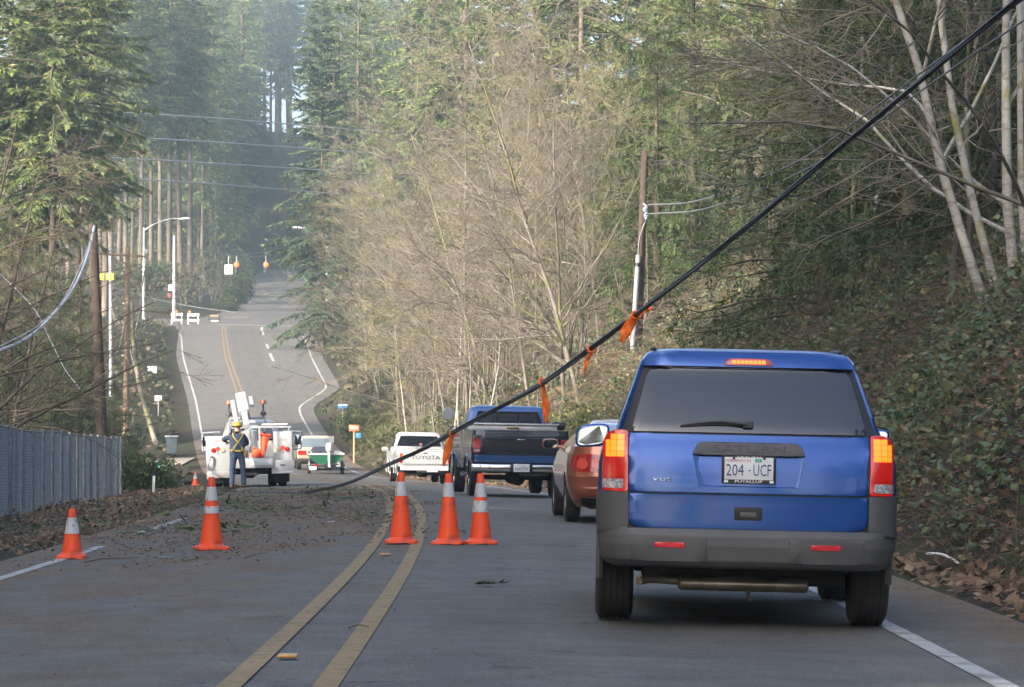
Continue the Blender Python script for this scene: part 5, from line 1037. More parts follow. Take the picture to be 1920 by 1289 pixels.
for sg in (-1, 1):
    patch('side_window', rpoly([(4.2, 1.25), (5.4, 1.25), (5.0, 1.64), (4.3, 1.64)], .06), side_map(up, sg), M_glass, ut, .006, .01)
    fr_ = tube_obj('mirror_frame', [(sg * .92, 5.0, 1.52), (sg * 1.38, 4.9, 1.50), (sg * 1.42, 4.9, 1.46), (sg * 1.42, 4.9, 1.05), (sg * 1.36, 4.9, 1.0), (sg * .95, 5.0, 1.02)], .028, M_tw, ut, 8, 26); box('mirror_head', sg * 1.34 - .09, sg * 1.34 + .09, 4.86, 4.92, 1.12, 1.42, M_mirror, fr_, .02)
    # side cabinets of the service body
    x0, x1 = (-1.17, -.52) if sg < 0 else (.68, 1.19); z0, z1 = (.45, 1.42) if sg < 0 else (.48, 1.52)
    cbx = box('side_cabinet', x0, x1, 0, 3.85, z0, z1, M_tw, ut, .02)
    bm = bmesh.new(); 
    for k in range(3):
        y0 = .25 + k * 1.22; xs_ = sg * (max(abs(x0), abs(x1)) + .008); box('cabinet_door', min(xs_, xs_ - sg * .02), max(xs_, xs_ - sg * .02), y0, y0 + 1.1, z0 + (.06 if k != 0 else .42), z1 - .06, M_tw, cbx, .006)
    bm.free(); xm = (x0 + x1) / 2
    a = np.linspace(0, 6.2832, 18, endpoint=False)
    for dx, mm in ((-.12, M_redlens), (.13, mat('yellowish_lens', (.42, .38, .24), rough=.25, coat=.4))):
        lathe_obj('round_lamp', [(.001, -.03), (.055, -.028), (.062, -.01), (.068, 0)], mm, cbx, 18, 'y', (xm + (dx if sg < 0 else -dx), -.002, 1.03))
    dm = box('hazard_placard', -.055, .055, -.006, -.001, -.055, .055, mat('placard_red', (.60, .05, .035), rough=.5), cbx, 0); dm.location = (xm, -.004, 1.07); dm.rotation_euler = (0, R(45), 0)
    box('maker_badge', xm - .12, xm + .10, -.006, -.001, 1.27, 1.31, mat('badge_print', (.35, .28, .26), rough=.5), cbx); box('warning_print', xm - .05, xm + .05, -.006, -.001, .88, .95, mat('faint_print', (.36, .40, .48), rough=.5), cbx) if sg < 0 else None
    box('side_marker', xm - .02, xm + .02, -.01, -.001, .93, .96, M_dkgrey, cbx)
    for k, (wx) in enumerate((sg * .90, sg * .62)): wheel(ut, wx, 1.35, .40, .24, .21, sg, M_tw, 5)
    wheel(ut, sg * .80, 5.8, .40, .24, .21, sg, M_tw, 5)
    box('mud_flap', sg * .80 - .30, sg * .80 + .30, .75, .77, .12, .55, M_rubber, ut)
box('cargo_floor', -.52, .68, 0, 3.85, .62, .70, M_dkgrey, ut); tg = box('tail_shelf', -.50, .68, -.35, .0, .53, .80, M_tw, ut, .02); box('shelf_box', .05, .62, -.37, -.352, .60, .76, mat('pale_panel', (.55, .57, .58), rough=.5), tg, .005)
bp_ = box('rear_bumper', .62, 1.24, -.30, 0, .40, .74, M_tw, ut, .02); box('bumper_step', .62, 1.24, -.34, -.30, .37, .42, M_tw, bp_, .008); box('bumper_slot', .86, .98, -.305, -.299, .58, .62, M_dkgrey, bp_)
b2 = box('rear_bumper', -1.15, -.52, -.18, 0, .27, .46, M_tw, ut, .02); box('chassis', -.45, .45, .1, 6.2, .42, .62, M_under, ut, .02)
lathe_obj('rear_axle', [(.001, -.9), (.06, -.9), (.06, -.2), (.17, -.1), (.17, .1), (.06, .2), (.06, .9), (.001, .9)], M_under, ut, 12, 'x', (0, 1.35, .40)); box('pintle_hitch', -.2, .25, -.15, .2, .32, .5, M_under, ut, .03)
# boom on its turret
tu = lathe_obj('turret', [(.001, .66), (.28, .66), (.28, .9), (.22, 1.0), (.22, 1.55), (.001, 1.6)], M_tw, ut, 18, 'z', (-.02, 2.4, 0))
bb = box('turret_head', -.24, .24, 2.25, 2.75, 1.45, 1.80, M_tw, tu, .03); box('hose_drum', -.30, .36, 2.15, 2.24, 1.5, 1.72, M_dkgrey, bb, .02)
mb = Matrix.Translation((-.08, 2.5, 1.65)) @ Matrix.Rotation(R(-12), 4, 'Y') @ Matrix.Rotation(R(-58), 4, 'X')
box('lower_boom', -.085, .085, -.1, .1, 0, .95, mat('boom_grey', (.48, .50, .52), rough=.4), ut, .015, 2, mb); uo = box('upper_boom', -.15, .15, -.15, .15, .70, 1.72, M_tw, ut, .02, 2, mb)
for dx in (-.27, .26): box('boom_cylinder', dx - .06, dx + .06, -.06, .06, .25 if dx < 0 else 1.1, 1.55, M_tw, uo, .02, 2, mb)
rk = box('headache_rack', -.62, .42, 3.88, 3.94, 1.88, 1.95, M_tw, ut, .02)
for dx in (-.60, .40): box('rack_post', dx - .03, dx + .03, 3.88, 3.94, 1.5, 1.9, M_tw, rk, .008)
for dx in (-.62, .36):
    for zz in (1.99, 2.32): lathe_obj('beacon', [(.001, .12), (.06, .11), (.085, .06), (.09, 0)], M_amber if zz > 2.2 else M_dkgrey, rk, 14, 'z', (dx, 3.9, zz))
    box('beacon_post', dx - .025, dx + .025, 3.93, 3.98, 1.9, 2.35, M_dkgrey, rk)
rt = tube_obj('ladder_rack', [(.30, .2, 1.62), (.30, 3.6, 1.62)], .03, M_tw, ut, 6); tube_obj('ladder_rack', [(1.12, .2, 1.62), (1.12, 3.6, 1.62)], .03, M_tw, ut, 6)
for y in (.3, 1.9, 3.5): tube_obj('rack_bar', [(.18, y, 1.64), (1.16, y, 1.64)], .025, M_tw, rt, 6)
for y in (.3, 3.5): tube_obj('rack_leg', [(1.1, y, 1.5), (1.1, y, 1.64)], .025, M_tw, rt, 6); tube_obj('rack_leg', [(.30, y, .70), (.30, y, 1.64)], .03, M_tw, rt, 6)
box('cargo_cover', .36, 1.08, .5, 2.6, 1.69, 1.74, mat('pale_tarp', (.52, .52, .48), rough=.7), ut, .02, 2, Matrix.Rotation(R(0), 4, 'X')); box('pole_support', .02, .08, -.30, -.24, .6, 1.62, M_tw, ut, .01); tube_obj('grab_bar', [(-1.0, -.03, .85), (-1.06, -.12, .84), (-1.12, -.14, .6), (-1.12, -.14, .25)], .03, M_tw, ut, 6, 14)
def loc_truck(x, y, z): return ut.matrix_basis @ Vector((x, y, z))

# ================================================================== cones
def cone_parts(root, H, bands, Bw):
    b = Bw / 2; bm = bmesh.new(); pts = rpoly([(-b, -b), (b, -b), (b, b), (-b, b)], .05, 5); n = len(pts)
    l1 = [bm.verts.new((x, y, .006)) for x, y in pts]; l2 = [bm.verts.new((x, y, .026)) for x, y in pts]; l3 = [bm.verts.new((x * .96, y * .96, .034)) for x, y in pts]
    bm.faces.new(l1[::-1]); bm.faces.new(l3)
    for A, B in ((l1, l2), (l2, l3)):
        for i in range(n): bm.faces.new((A[i], A[(i + 1) % n], B[(i + 1) % n], B[i]))
    for sx in (-.6, .6):
        for sy in (-1, 1): add_box(bm, sx * b - .03, sx * b + .03, sy * b * .8 - .03, sy * b * .8 + .03, 0, .01)
    bm_obj('base', bm, M_orange, root, 40)
    r0, r1 = Bw * .36, .030; rad = lambda z: r0 + (r1 - r0) * (z - .03) / (H - .03)
    pr = [(r0 + .028, .034), (r0 + .010, .045), (rad(.06), .06)] + [(rad(z), z) for z in np.linspace(.09, H - .01, 8)] + [(r1 - .004, H), (r1 - .010, H), (r1 - .012, H - .05)]
    lathe_obj('body', pr, M_orange, root, 28)
    for z0, z1 in bands: lathe_obj('collar', [(rad(z0 * H) + .0005, z0 * H), (rad(z0 * H) + .004, z0 * H + .002), (rad(z1 * H) + .004, z1 * H - .002), (rad(z1 * H) + .0005, z1 * H)], M_refl, root, 28)
def cone(px, d, H, bands, Bw, label, rz=0.0, tilt=(0, 0), ground=True, loc=None):
    x = PX(px, d); z = float(road_z(x, d)) if abs(x - xc(d)) < 3.6 else ground_z(x, d) + .02
    o = empty('traffic_cone', loc or (x, d, z + .002), (tilt[0], tilt[1], rz), label, 'cone', 'orange traffic cones'); cone_parts(o, H, bands, Bw); return o
B1 = [(.665, .865)]; B2 = [(.73, .865), (.585, .665)]
cone(136, 28.1, .467, [(.50, .82)], .275, 'small orange cone with one grey collar, leftmost on the road edge', .05)
cone(397, 29.5, .715, [(.675, .865), (.50, .60)], .325, 'tall two-banded cone standing alone in the closed lane', .3)
cone(752, 30.2, .715, B1, .325, 'tall one-banded cone on the double yellow line', .1)
cone(841, 30.2, .715, B1, .325, 'tall scuffed one-banded cone, middle of the three together', -.1)
cone(901, 30.45, .715, [(.665, .865), (.45, .615)], .325, 'tall two-banded cone, rightmost of the three together', .15)
cone(367, 104, .467, [(.5, .82)], .28, 'tiny far cone on the grass left of the service truck', .2)
cone(0, 80, .715, B1, .34, 'orange cone tipped over in the truck bed', 0, loc=loc_truck(.22, .30, .90), tilt=(R(108), R(25)))
cone(0, 80, .715, B1, .34, 'orange cone stowed upside down in the truck bed', 0, loc=loc_truck(.46, .4, 1.44), tilt=(R(172), R(6)))

# ================================================================== line worker
def worker():
    px, d = 446, 81.0; x = PX(px, d); z = float(terrain(x, d)) + .01
    root = empty('person', (x, d, z), (0, 0, R(8)), 'worker in dark blue overalls, yellow helmet and yellow harness, back turned, leaning to the truck', 'person')
    J = {'pel': (0, .0, .93), 'wai': (0, .05, 1.08), 'chest': (.0, .16, 1.30), 'neckb': (0, .22, 1.46), 'neck': (.0, .26, 1.53), 'head': (.0, .30, 1.62), 'top': (0, .31, 1.74),
         'lh': (-.10, 0, .90), 'lk': (-.145, .05, .50), 'la': (-.155, -.02, .10), 'lt': (-.165, .13, .045), 'rh': (.10, 0, .90), 'rk': (.15, .03, .50), 'ra': (.165, -.03, .10), 'rt': (.185, .12, .045),
         'ls': (-.19, .18, 1.41), 'le': (-.40, .24, 1.33), 'lw': (-.28, .46, 1.27), 'rs': (.19, .18, 1.41), 're': (.29, .32, 1.22), 'rw': (.20, .54, 1.16)}
    rad = {'pel': (.165, .125), 'wai': (.155, .115), 'chest': (.185, .125), 'neckb': (.10, .085), 'neck': (.058, .058), 'head': (.085, .10), 'top': (.07, .085), 'lh': (.10, .105), 'lk': (.078, .082), 'la': (.068, .075), 'lt': (.045, .035), 'rh': (.10, .105), 'rk': (.078, .082), 'ra': (.068, .075), 'rt': (.045, .035), 'ls': (.085, .085), 'le': (.058, .058), 'lw': (.038, .038), 'rs': (.085, .085), 're': (.058, .058), 'rw': (.038, .038)}
    E = [('pel', 'wai'), ('wai', 'chest'), ('chest', 'neckb'), ('neckb', 'neck'), ('neck', 'head'), ('head', 'top'), ('pel', 'lh'), ('lh', 'lk'), ('lk', 'la'), ('la', 'lt'), ('pel', 'rh'), ('rh', 'rk'), ('rk', 'ra'), ('ra', 'rt'), ('chest', 'ls'), ('ls', 'le'), ('le', 'lw'), ('chest', 'rs'), ('rs', 're'), ('re', 'rw')]
    names = list(J); me = bpy.data.meshes.new('body'); me.from_pydata([J[n] for n in names], [(names.index(a), names.index(b)) for a, b in E], [])
    o = link('body', me, root); sk = o.modifiers.new('skin', 'SKIN'); sk.use_smooth_shade = True; o.modifiers.new('sub', 'SUBSURF').levels = 2
    for n, v in zip(names, me.skin_vertices[0].data): v.radius = rad[n]; v.use_root = n == 'pel'
    dg = bpy.context.evaluated_depsgraph_get(); nm = bpy.data.meshes.new_from_object(o.evaluated_get(dg)); o.modifiers.clear(); o.data = nm
    M_den = mat('worker_denim', (.022, .042, .085), rough=.9, col2=(.035, .06, .11), nscale=9, bump=.4, bscale=30); M_jac = mat('worker_jacket', (.018, .030, .060), rough=.85, col2=(.028, .042, .075), nscale=7, bump=.4, bscale=25); M_skin = mat('skin', (.45, .26, .18), rough=.6); M_boot = mat('tan_boots', (.28, .19, .11), rough=.8)
    nm.materials.clear()
    for m_ in (M_den, M_jac, M_skin, M_boot): nm.materials.append(m_)
    for p in nm.polygons:
        c = p.center; p.use_smooth = True
        p.material_index = 3 if c.z < .10 else 2 if (c.z > 1.50 and abs(c.x) < .13) else 0 if (c.z < 1.06 and abs(c.x) < .25) else 1
    M_hat = mat('yellow_helmet', (.45, .27, .02), rough=.4); hp = Vector((0, .30, 1.69)); he = lathe_obj('helmet', [(.165, -.012), (.125, 0), (.122, .04), (.105, .09), (.07, .118), (.001, .128)], M_hat, root, 20, 'z', hp, (R(-8), 0, 0)); he.scale = (1, 1.15, 1)
    M_har = mat('yellow_webbing', (.36, .29, .03), rough=.6)
    def strap(pts, w=.017): 
        p = spline(pts, 14); G = Geo(); t = np.gradient(p, axis=0); s = np.cross(t, [0, -1.0, .3]); s /= np.linalg.norm(s, axis=1, keepdims=True); V = np.concatenate([p - s * w, p + s * w]); q = [[i, i + 1, i + 15, i + 14] for i in range(13)]; o = link('harness_strap', mesh_np('harness_strap', V, np.array(q), M_har), root); md = o.modifiers.new('t', 'SOLIDIFY'); md.thickness = .006
    strap([(-.13, .16, 1.50), (-.12, .055, 1.42), (0, .005, 1.25), (.10, -.035, 1.12), (.13, -.06, 1.03)]); strap([(.13, .16, 1.50), (.12, .055, 1.42), (0, -.0, 1.25), (-.10, -.04, 1.12), (-.13, -.06, 1.03)]); strap([(-.20, .02, 1.04), (-.1, -.10, 1.03), (0, -.125, 1.02), (.1, -.10, 1.03), (.20, .02, 1.04)], .022)
    for sx, w in ((-1, Vector(J['lw'])), (1, Vector(J['rw']))):        # gloved hands with five fingers holding on to the shelf
        f = Vector((-sx * .15, .95, -.2)).normalized(); s = Vector((1, .12 * sx, 0)).normalized(); G = Geo()
        V, q = tubes(np.array([[list(w), list(w + f * .05), list(w + f * .10)]]), np.array([[.034, .042, .038]]), 8); G.add(V, q)
        for k, ln in enumerate((.062, .075, .078, .066)):
            b0 = w + f * .085 + s * (k - 1.5) * .021; V, q = tubes(np.array([[list(b0), list(b0 + f * ln * .6), list(b0 + f * ln * .9 + Vector((0, 0, -.03))), list(b0 + f * ln * .8 + Vector((0, 0, -.055)))]]), np.array([[.0105, .010, .009, .007]]), 6); G.add(V, q)
        b0 = w + f * .04 - s * sx * .038; V, q = tubes(np.array([[list(b0), list(b0 + f * .04 - s * sx * .025), list(b0 + f * .065 - s * sx * .02 + Vector((0, 0, -.02)))]]), np.array([[.013, .011, .009]]), 6); G.add(V, q)
        link('hand', G.mesh('hand', mat('work_gloves', (.30, .24, .16), rough=.8), True), root)
    pch = box('tool_pouch', .16, .28, -.10, .06, .86, 1.05, mat('leather', (.20, .11, .05), rough=.8), root, .03); box('belt', -.17, .17, -.115, -.10, 1.0, 1.05, mat('leather', (.2, .11, .05)), root, .01)
worker()

# ================================================================== fallen cable, flags, poles, wires
M_cable = mat('black_cable', (.020, .022, .027), rough=.45, spec=.6); M_wire = mat('grey_wire', (.17, .175, .18), rough=.5, metal=.3); M_wire_l = mat('pale_strand', (.30, .315, .34), rough=.45, metal=.3); M_galv = mat('galvanised_steel', (.34, .36, .38))
cab = [(418, 919, 72), (480, 926, 68), (545, 928, 64), (600, 918, 60), (660, 903, 55.5), (740, 866, 49), (800, 838, 45.5), (870, 800, 42), (940, 762, 39), (1020, 718, 36), (1100, 660, 33.3), (1180, 599, 31), (1290, 515, 28.3), (1400, 425, 26), (1500, 342, 24.4), (1600, 258, 23), (1750, 132, 21.4), (1900, 8, 20), (2060, -130, 18.6)]
pc = spline([P(*c) for c in cab], 160)
pc[:, 2] = np.maximum(pc[:, 2], np.where(pc[:, 1] > 56, terrain(pc[:, 0], pc[:, 1]) + .04, -9))
cable = empty('fallen_cable', tuple(pc[0]), (0, 0, 0), 'thick black cable bundle hanging down across the road from the upper corner', 'cable'); off = np.array(pc[0])
for k in range(3):
    th = np.linspace(0, 16, 160) + k * 2.09; rr = np.interp(np.linspace(0, 1, 160), [0, .5, .8, 1], [.020, .020, .013, .012]) 
    q_ = pc - off + np.stack([np.cos(th) * rr, np.zeros(160), np.sin(th) * rr], 1); tube_obj('cable_strand', q_, list(np.array([1, 1, .95, .8, .66, .6]) * (.020, .017, .012)[k]), M_cable, cable, 7)
lo = [(1216, 384, 95), (1300, 378, 80), (1400, 344, 62), (1500, 300, 46), (1600, 232, 34), (1760, 112, 26), (1925, -5, 21)]
lo2 = [(1216, 401, 95), (1310, 394, 80), (1410, 362, 62), (1510, 318, 46), (1610, 255, 34), (1770, 140, 26), (1935, 28, 21)]
for pts, lab, r in ((lo, 'upper grey service wire running from the conduit pole bracket', .012), (lo2, 'lower grey service wire running from the conduit pole bracket', .012)):
    w = tube_obj('service_wire', [P(*c) for c in pts], [r * 2.0, r * 1.3, r * .8, r * .62], M_wire, None, 6, 60); tag(w, lab, 'wire')
w = tube_obj('service_wire', [P(*c) for c in [(1212, 300, 95), (1330, 300, 70), (1480, 250, 45), (1700, 90, 27), (1850, -60, 22)]], [.008, .004], M_cable, None, 5, 50); tag(w, 'thin dark wire running from the top of the conduit pole', 'wire')
M_flag = mat('orange_flagging', (.85, .16, .01), rough=.55, spec=.4)
def ribbon_flag(pts, ws, d, label, tail=None):
    o = empty('warning_ribbon', tuple(P(pts[0][0], pts[0][1], d)), (0, 0, 0), label, 'ribbon', 'orange ribbons tied to the cable'); base = Vector(o.location)
    def strip(pts, ws, nm):
        n = 14; p = spline([P(a, b, d) - base for a, b in pts], n); w = np.interp(np.linspace(0, 1, n), np.linspace(0, 1, len(ws)), ws) * d / F / 2; th = np.linspace(.2, .9, n); t = np.gradient(p, axis=0); sd = np.stack([t[:, 2], t[:, 1] * 0, -t[:, 0]], 1); sd /= np.linalg.norm(sd, axis=1, keepdims=True) + 1e-9
        V = []; 
        for i in range(n):
            for s in np.linspace(-1, 1, 5): V.append(p[i] + sd[i] * w[i] * s + np.array([0, .35 * w[i] * math.sin(s * 2.2 + i * .7) + .02 * s * math.sin(i), 0]))
        q = [[i * 5 + j, i * 5 + j + 1, i * 5 + j + 6, i * 5 + j + 5] for i in range(n - 1) for j in range(4)]; s_ = link(nm, mesh_np(nm, V, np.array(q), M_flag, True), o); md = s_.modifiers.new('t', 'SOLIDIFY'); md.thickness = .003
    strip(pts, ws, 'streamer')
    if tail: strip(tail, [7, 9, 10, 3], 'loose_end')
    a = np.linspace(0, 6.2832, 12); tube_obj('knot', [(.045 * math.cos(t), .045 * math.sin(t) * .6, .04 * math.sin(t)) for t in a], .014, M_flag, o, 6)
ribbon_flag([(849, 814), (843, 832), (837, 852), (832, 874)], [6, 13, 14, 4], 43.1, 'orange ribbon tied to the cable in front of the white pickup')
ribbon_flag([(1017, 716), (1020, 738), (1024, 765), (1022, 794)], [5, 9, 15, 5], 36.1, 'orange ribbon hanging from the cable beside the dark pickup cab')
ribbon_flag([(1110, 655), (1104, 670), (1099, 684), (1096, 702)], [5, 8, 7, 3], 33.0, 'narrow orange ribbon on the cable, between two broader ones')
ribbon_flag([(1193, 591), (1184, 604), (1174, 622), (1165, 642)], [8, 19, 21, 6], 30.7, 'broad orange ribbon with a loose end, highest on the cable', [(1193, 591), (1205, 585), (1214, 580), (1222, 577)])
M_pole = mat('pole_wood', (.040, .027, .020), rough=.9, col2=(.070, .050, .037), nscale=3, stretch=(3, 3, .4), bump=.5, bscale=14); M_pole_l = mat('sunlit_pole_wood', (.34, .24, .16), rough=.9, col2=(.22, .15, .10), nscale=2, stretch=(3, 3, .4), bump=.4, bscale=14)  # paler copy of the pole wood has the sunlight put into its colour
def pole(name, label, b, t, d, r, m, cat='utility pole', dt=None):
    B = P(b[0], b[1], d); T = P(t[0], t[1], dt or d); gz = min(B.z, ground_z(B.x, B.y) - .3); k = (gz - B.z) / (T.z - B.z); B2 = B + (T - B) * k
    o = empty(name, tuple(B2), (0, 0, 0), label, cat); tube_obj('shaft', [Vector((0, 0, 0)), (T - B2) * .5, T - B2], [r * 1.15, r, r * .85], m, o, 12, 8); return o, B2
cp, B = pole('utility_pole', 'dark wooden pole with grey conduit on the right bank', (1198, 600), (1210, 282), 95, .125, M_pole)
cz = lambda a, b, dd=0: P(a, b, 95 + dd) - B
tube_obj('conduit', [cz(1186, 655, -.3), cz(1190, 590, -.3), cz(1197, 478, -.3)], .082, mat('grey_conduit', (.22, .24, .27), rough=.5), cp, 10); tube_obj('conduit_band', [cz(1195.5, 500, -.3), cz(1196, 493, -.3)], .095, M_black, cp, 10)
tube_obj('riser_cable', [cz(1197, 480, -.3), cz(1199, 452, -.25), cz(1205, 430, -.2), cz(1212, 412, -.2)], .03, M_cable, cp, 6, 12)
tube_obj('bracket', [cz(1206, 382, -.2), cz(1212, 386, -.25), cz(1214, 396, -.25), cz(1208, 404, -.2)], .03, M_wire_l, cp, 6, 14); lathe_obj('insulator', [(.001, -.14), (.06, -.12), (.05, -.05), (.085, -.03), (.05, .02), (.085, .05), (.05, .1), (.001, .13)], mat('grey_porcelain', (.20, .25, .31), rough=.3), cp, 14, 'z', cz(1212, 404, -.25)); lathe_obj('insulator', [(.001, -.1), (.07, -.08), (.08, .02), (.04, .08), (.001, .1)], mat('grey_porcelain', (.2, .25, .31)), cp, 14, 'z', cz(1210, 392, -.25))
dpole, B = pole('utility_pole', 'dark broken wooden pole behind the fence', (191, 800), (173, 420), 96, .165, M_pole)
lp, B = pole('utility_pole', 'sunlit pale wooden pole with a crossarm', (236, 800), (239, 462), 170, .155, M_pole_l); pz = lambda a, b, d=169.7: P(a, b, d) - B
tube_obj('crossarm', [pz(186, 476), pz(274, 481)], .075, M_pole_l, lp, 6); tube_obj('crossarm', [pz(206, 484), pz(242, 496)], .04, M_wire, lp, 6)
for a, b in ((191, 474), (207, 473), (273, 476)): lathe_obj('insulator', [(.001, 0), (.08, .02), (.12, .08), (.08, .12), (.11, .18), (.06, .26), (.001, .28)], mat('white_porcelain', (.7, .72, .75), rough=.3), lp, 12, 'z', pz(a, b))
for a, b in ((229, 513), (231, 569), (230, 667)): lathe_obj('pole_fitting', [(.001, -.12), (.07, -.1), (.09, 0), (.06, .1), (.001, .12)], mat('white_porcelain', (.7, .72, .75)), lp, 10, 'y', pz(a, b, 169.5))
gp, B = pole('utility_pole', 'slim grey pole with yellow marker plates', (208, 720), (206, 474), 188, .11, mat('grey_pole', (.34, .38, .42), rough=.6)); gz_ = lambda a, b, d=187.6: P(a, b, d) - B
for a in (188, 206): c = gz_(a, 519); box('marker_plate', c.x - .27, c.x + .22, c.y, c.y + .02, c.z - .22, c.z + .22, mat('yellow_marker', (.55, .43, .06), rough=.6), gp, .01)
tube_obj('cable_loop', [gz_(204, 490), gz_(206, 545), gz_(212, 590), gz_(224, 606)], .025, M_wire_l, gp, 5, 16)
sn = tube_obj('leaning_snag', [P(247, 566, 160), P(250, 640, 160), P(262, 725, 158), P(292, 830, 152)], [.09, .12, .14], M_bark_grey, None, 8, 20); tag(sn, 'leaning bare grey trunk propped beside the pale pole', 'tree trunk')
for pts, d, r, lab in (([(176, 423), (166, 470), (140, 535), (100, 590), (50, 635), (-10, 662)], 96, .045, 'thick pale cable drooping from the broken pole to the left edge'), ([(176, 428), (158, 480), (120, 560), (70, 612), (-10, 655)], 96, .022, 'thin pale cable drooping beside the thick one'), ([(-15, 500), (60, 575), (95, 640), (120, 690), (150, 730)], 98, .014, 'slack thin wire hanging behind the fence')):
    w = tube_obj('slack_wire', [P(a, b, d - k * (4 if k else 0)) for k, (a, b) in enumerate(pts)], r, M_wire_l, None, 6, 40); tag(w, lab, 'wire')
for pts, d, lab in (([(273, 483), (266, 540), (258, 600), (243, 655)], 168, 'grey wire looping down from the crossarm end'), ([(236, 570), (230, 620), (222, 655), (213, 665)], 172, 'short grey wire looping between the pale and grey poles'), ([(243, 655), (255, 700), (268, 745)], 167, 'loose grey wire beside the leaning snag')):
    w = tube_obj('slack_wire', [P(a, b, d) for a, b in pts], .035, M_wire_l, None, 5, 24); tag(w, lab, 'wire')
for k, (y0, ym, y1) in enumerate(((211, 222, 236), (257, 267, 279), (297, 307, 318), (335, 346, 360))):
    w = tube_obj('overhead_wire', [P(-40, y0 - 12, 205), P(240, y0, 218), P(420, ym, 228), P(590, y1, 240), P(760, y1 + 14, 250)], .055, M_wire_l, None, 5, 40); tag(w, ['highest of the four wires crossing the valley', 'second highest of the four wires crossing the valley', 'third highest of the four wires crossing the valley', 'lowest of the four wires crossing the valley'][k], 'wire', 'wires crossing the valley')

# ================================================================== the crossing: lights, signals, barricades
M_lamp = mat('street_light_metal', (.50, .54, .58), rough=.4, metal=.5, col2=(.40, .43, .46), nscale=2)
def on_ground(px, d): x = PX(px, d); return Vector((x, d, ground_z(x, d)))
def lamp(px, d, top, arm, lab, vis_pole=True):
    b = on_ground(px, d) ; T = P(px, top, d) - b; o = empty('street_light', tuple(b - Vector((0, 0, .1))), (0, 0, 0), lab, 'street light'); tube_obj('post', [Vector((0, 0, 0)), T], [.17, .10], M_lamp, o, 10)
    pts = [P(a, b_, d) - b for a, b_ in arm]; tube_obj('arm', [T - Vector((0, 0, .3))] + pts, [.08, .06, .05], M_lamp, o, 8, 20); e = pts[-1]; sg = 1 if pts[-1].x > 0 else -1
    bm = bmesh.new(); bmesh.ops.create_uvsphere(bm, u_segments=14, v_segments=8, radius=1)
    for v in bm.verts: c = v.co; v.co = Vector((e.x + sg * .55 + .62 * c.x, e.y + .2 * c.y, e.z + .12 * max(c.z, -.6) + .03 * c.x * sg))
    bm_obj('luminaire', bm, mat('luminaire_shell', (.66, .68, .70), rough=.4), o, 60); lathe_obj('base_plate', [(.28, 0), (.28, .12), (.18, .3), (.17, .5)], M_lamp, o, 12); return o, b
lamp(269, 299, 425, [(285, 420), (305, 412), (322, 408), (335, 408)], 'tall street light with arm over the crossing, left side')
lamp(616, 284, 440, [(600, 428), (585, 425), (567, 425)], 'street light arm poking out of the dark fir, right side')
M_sig = mat('signal_housing', (.030, .034, .030), rough=.5); M_red_on = mat('red_signal_lit', (.8, .1, .02), rough=.3, emit=(1.0, .10, .01), estr=1.1); M_red_dim = mat('pedestrian_red', (.45, .03, .03), rough=.3, emit=(1, .04, .03), estr=.25)
def sigpole(px, d, top, lab, rx):
    b = on_ground(px, d); T = P(px, top, d) - b; o = empty('signal_pole', tuple(b - Vector((0, 0, .1))), (0, 0, 0), lab, 'signal pole'); tube_obj('post', [Vector((0, 0, 0)), T], [.21, .15], M_lamp, o, 12); lathe_obj('base_plate', [(.32, 0), (.32, .15), (.24, .3), (.22, .6)], M_lamp, o, 12)
    c = P(px + rx, 553, d) - b; s_ = box('pedestrian_signal', c.x - .22, c.x + .22, c.y - .3, c.y - .05, c.z - .22, c.z + .25, M_sig, o, .03); lathe_obj('lens', [(.001, -.32), (.15, -.315), (.17, -.30)], M_red_dim, s_, 14, 'y', c); c2 = P(px + rx * .8, 538, d) - b; box('pole_sign', c2.x - .22, c2.x + .22, c2.y - .2, c2.y - .17, c2.z - .3, c2.z + .3, M_plate, o, .02); lathe_obj('cap', [(.16, -.05), (.17, 0), (.10, .08), (.001, .1)], M_lamp, o, 12, 'z', T)
sigpole(326, 297, 441, 'grey traffic signal pole beside the barricades', -8); sigpole(613, 283, 458, 'traffic signal pole seen through the dark fir', 10)
sw = tube_obj('span_wire', [P(327, 452, 297), P(380, 470, 294), P(443, 481, 291), P(497, 480, 289), P(560, 474, 286), P(613, 468, 283)], .03, M_cable, None, 5, 40); tag(sw, 'span wire carrying the two traffic signals', 'wire'); sw = tube_obj('span_wire', [P(327, 466, 297), P(443, 473, 291), P(613, 472, 283)], .02, M_cable, None, 5, 30); tag(sw, 'upper messenger wire above the signals', 'wire')
sw = tube_obj('span_wire', [P(200, 535, 290), P(270, 556, 292), P(360, 575, 293), P(440, 586, 292)], .025, M_wire_l, None, 5, 30); tag(sw, 'low pale wire sagging across the left corner of the crossing', 'wire')
for px, lab in ((443, 'lit red traffic signal next to the square hanging sign'), (498, 'lit red traffic signal hanging alone over the road')):
    d = 290; t = P(px, 480, d); o = empty('traffic_signal', tuple(t), (0, 0, 0), lab, 'traffic signal'); tube_obj('hanger', [(0, 0, 0), (0, 0, -.65)], .035, M_lamp, o, 6); h = box('housing', -.17, .17, -.02, .2, -1.72, -.62, M_sig, o, .03); box('backplate', -.20, .20, .08, .1, -1.76, -.58, mat('backplate', (.02, .02, .02), rough=.7), h)
    for k in range(3):
        z = -.84 - k * .34; lathe_obj('lens', [(.001, -.16), (.14, -.13), (.25, -.06), (.24, 0)] if k == 0 else [(.001, -.07), (.10, -.06), (.155, -.02)], M_red_on if k == 0 else mat('dark_lens', (.03, .028, .02), rough=.3), h, 16, 'y', (0, 0, z))
        tube_obj('visor', [(.17 * math.cos(a), -.12, z + .17 * math.sin(a)) for a in np.linspace(R(-10), R(190), 12)], .02, M_sig if k else mat('visor_lit', (.05, .02, .015)), h, 5)
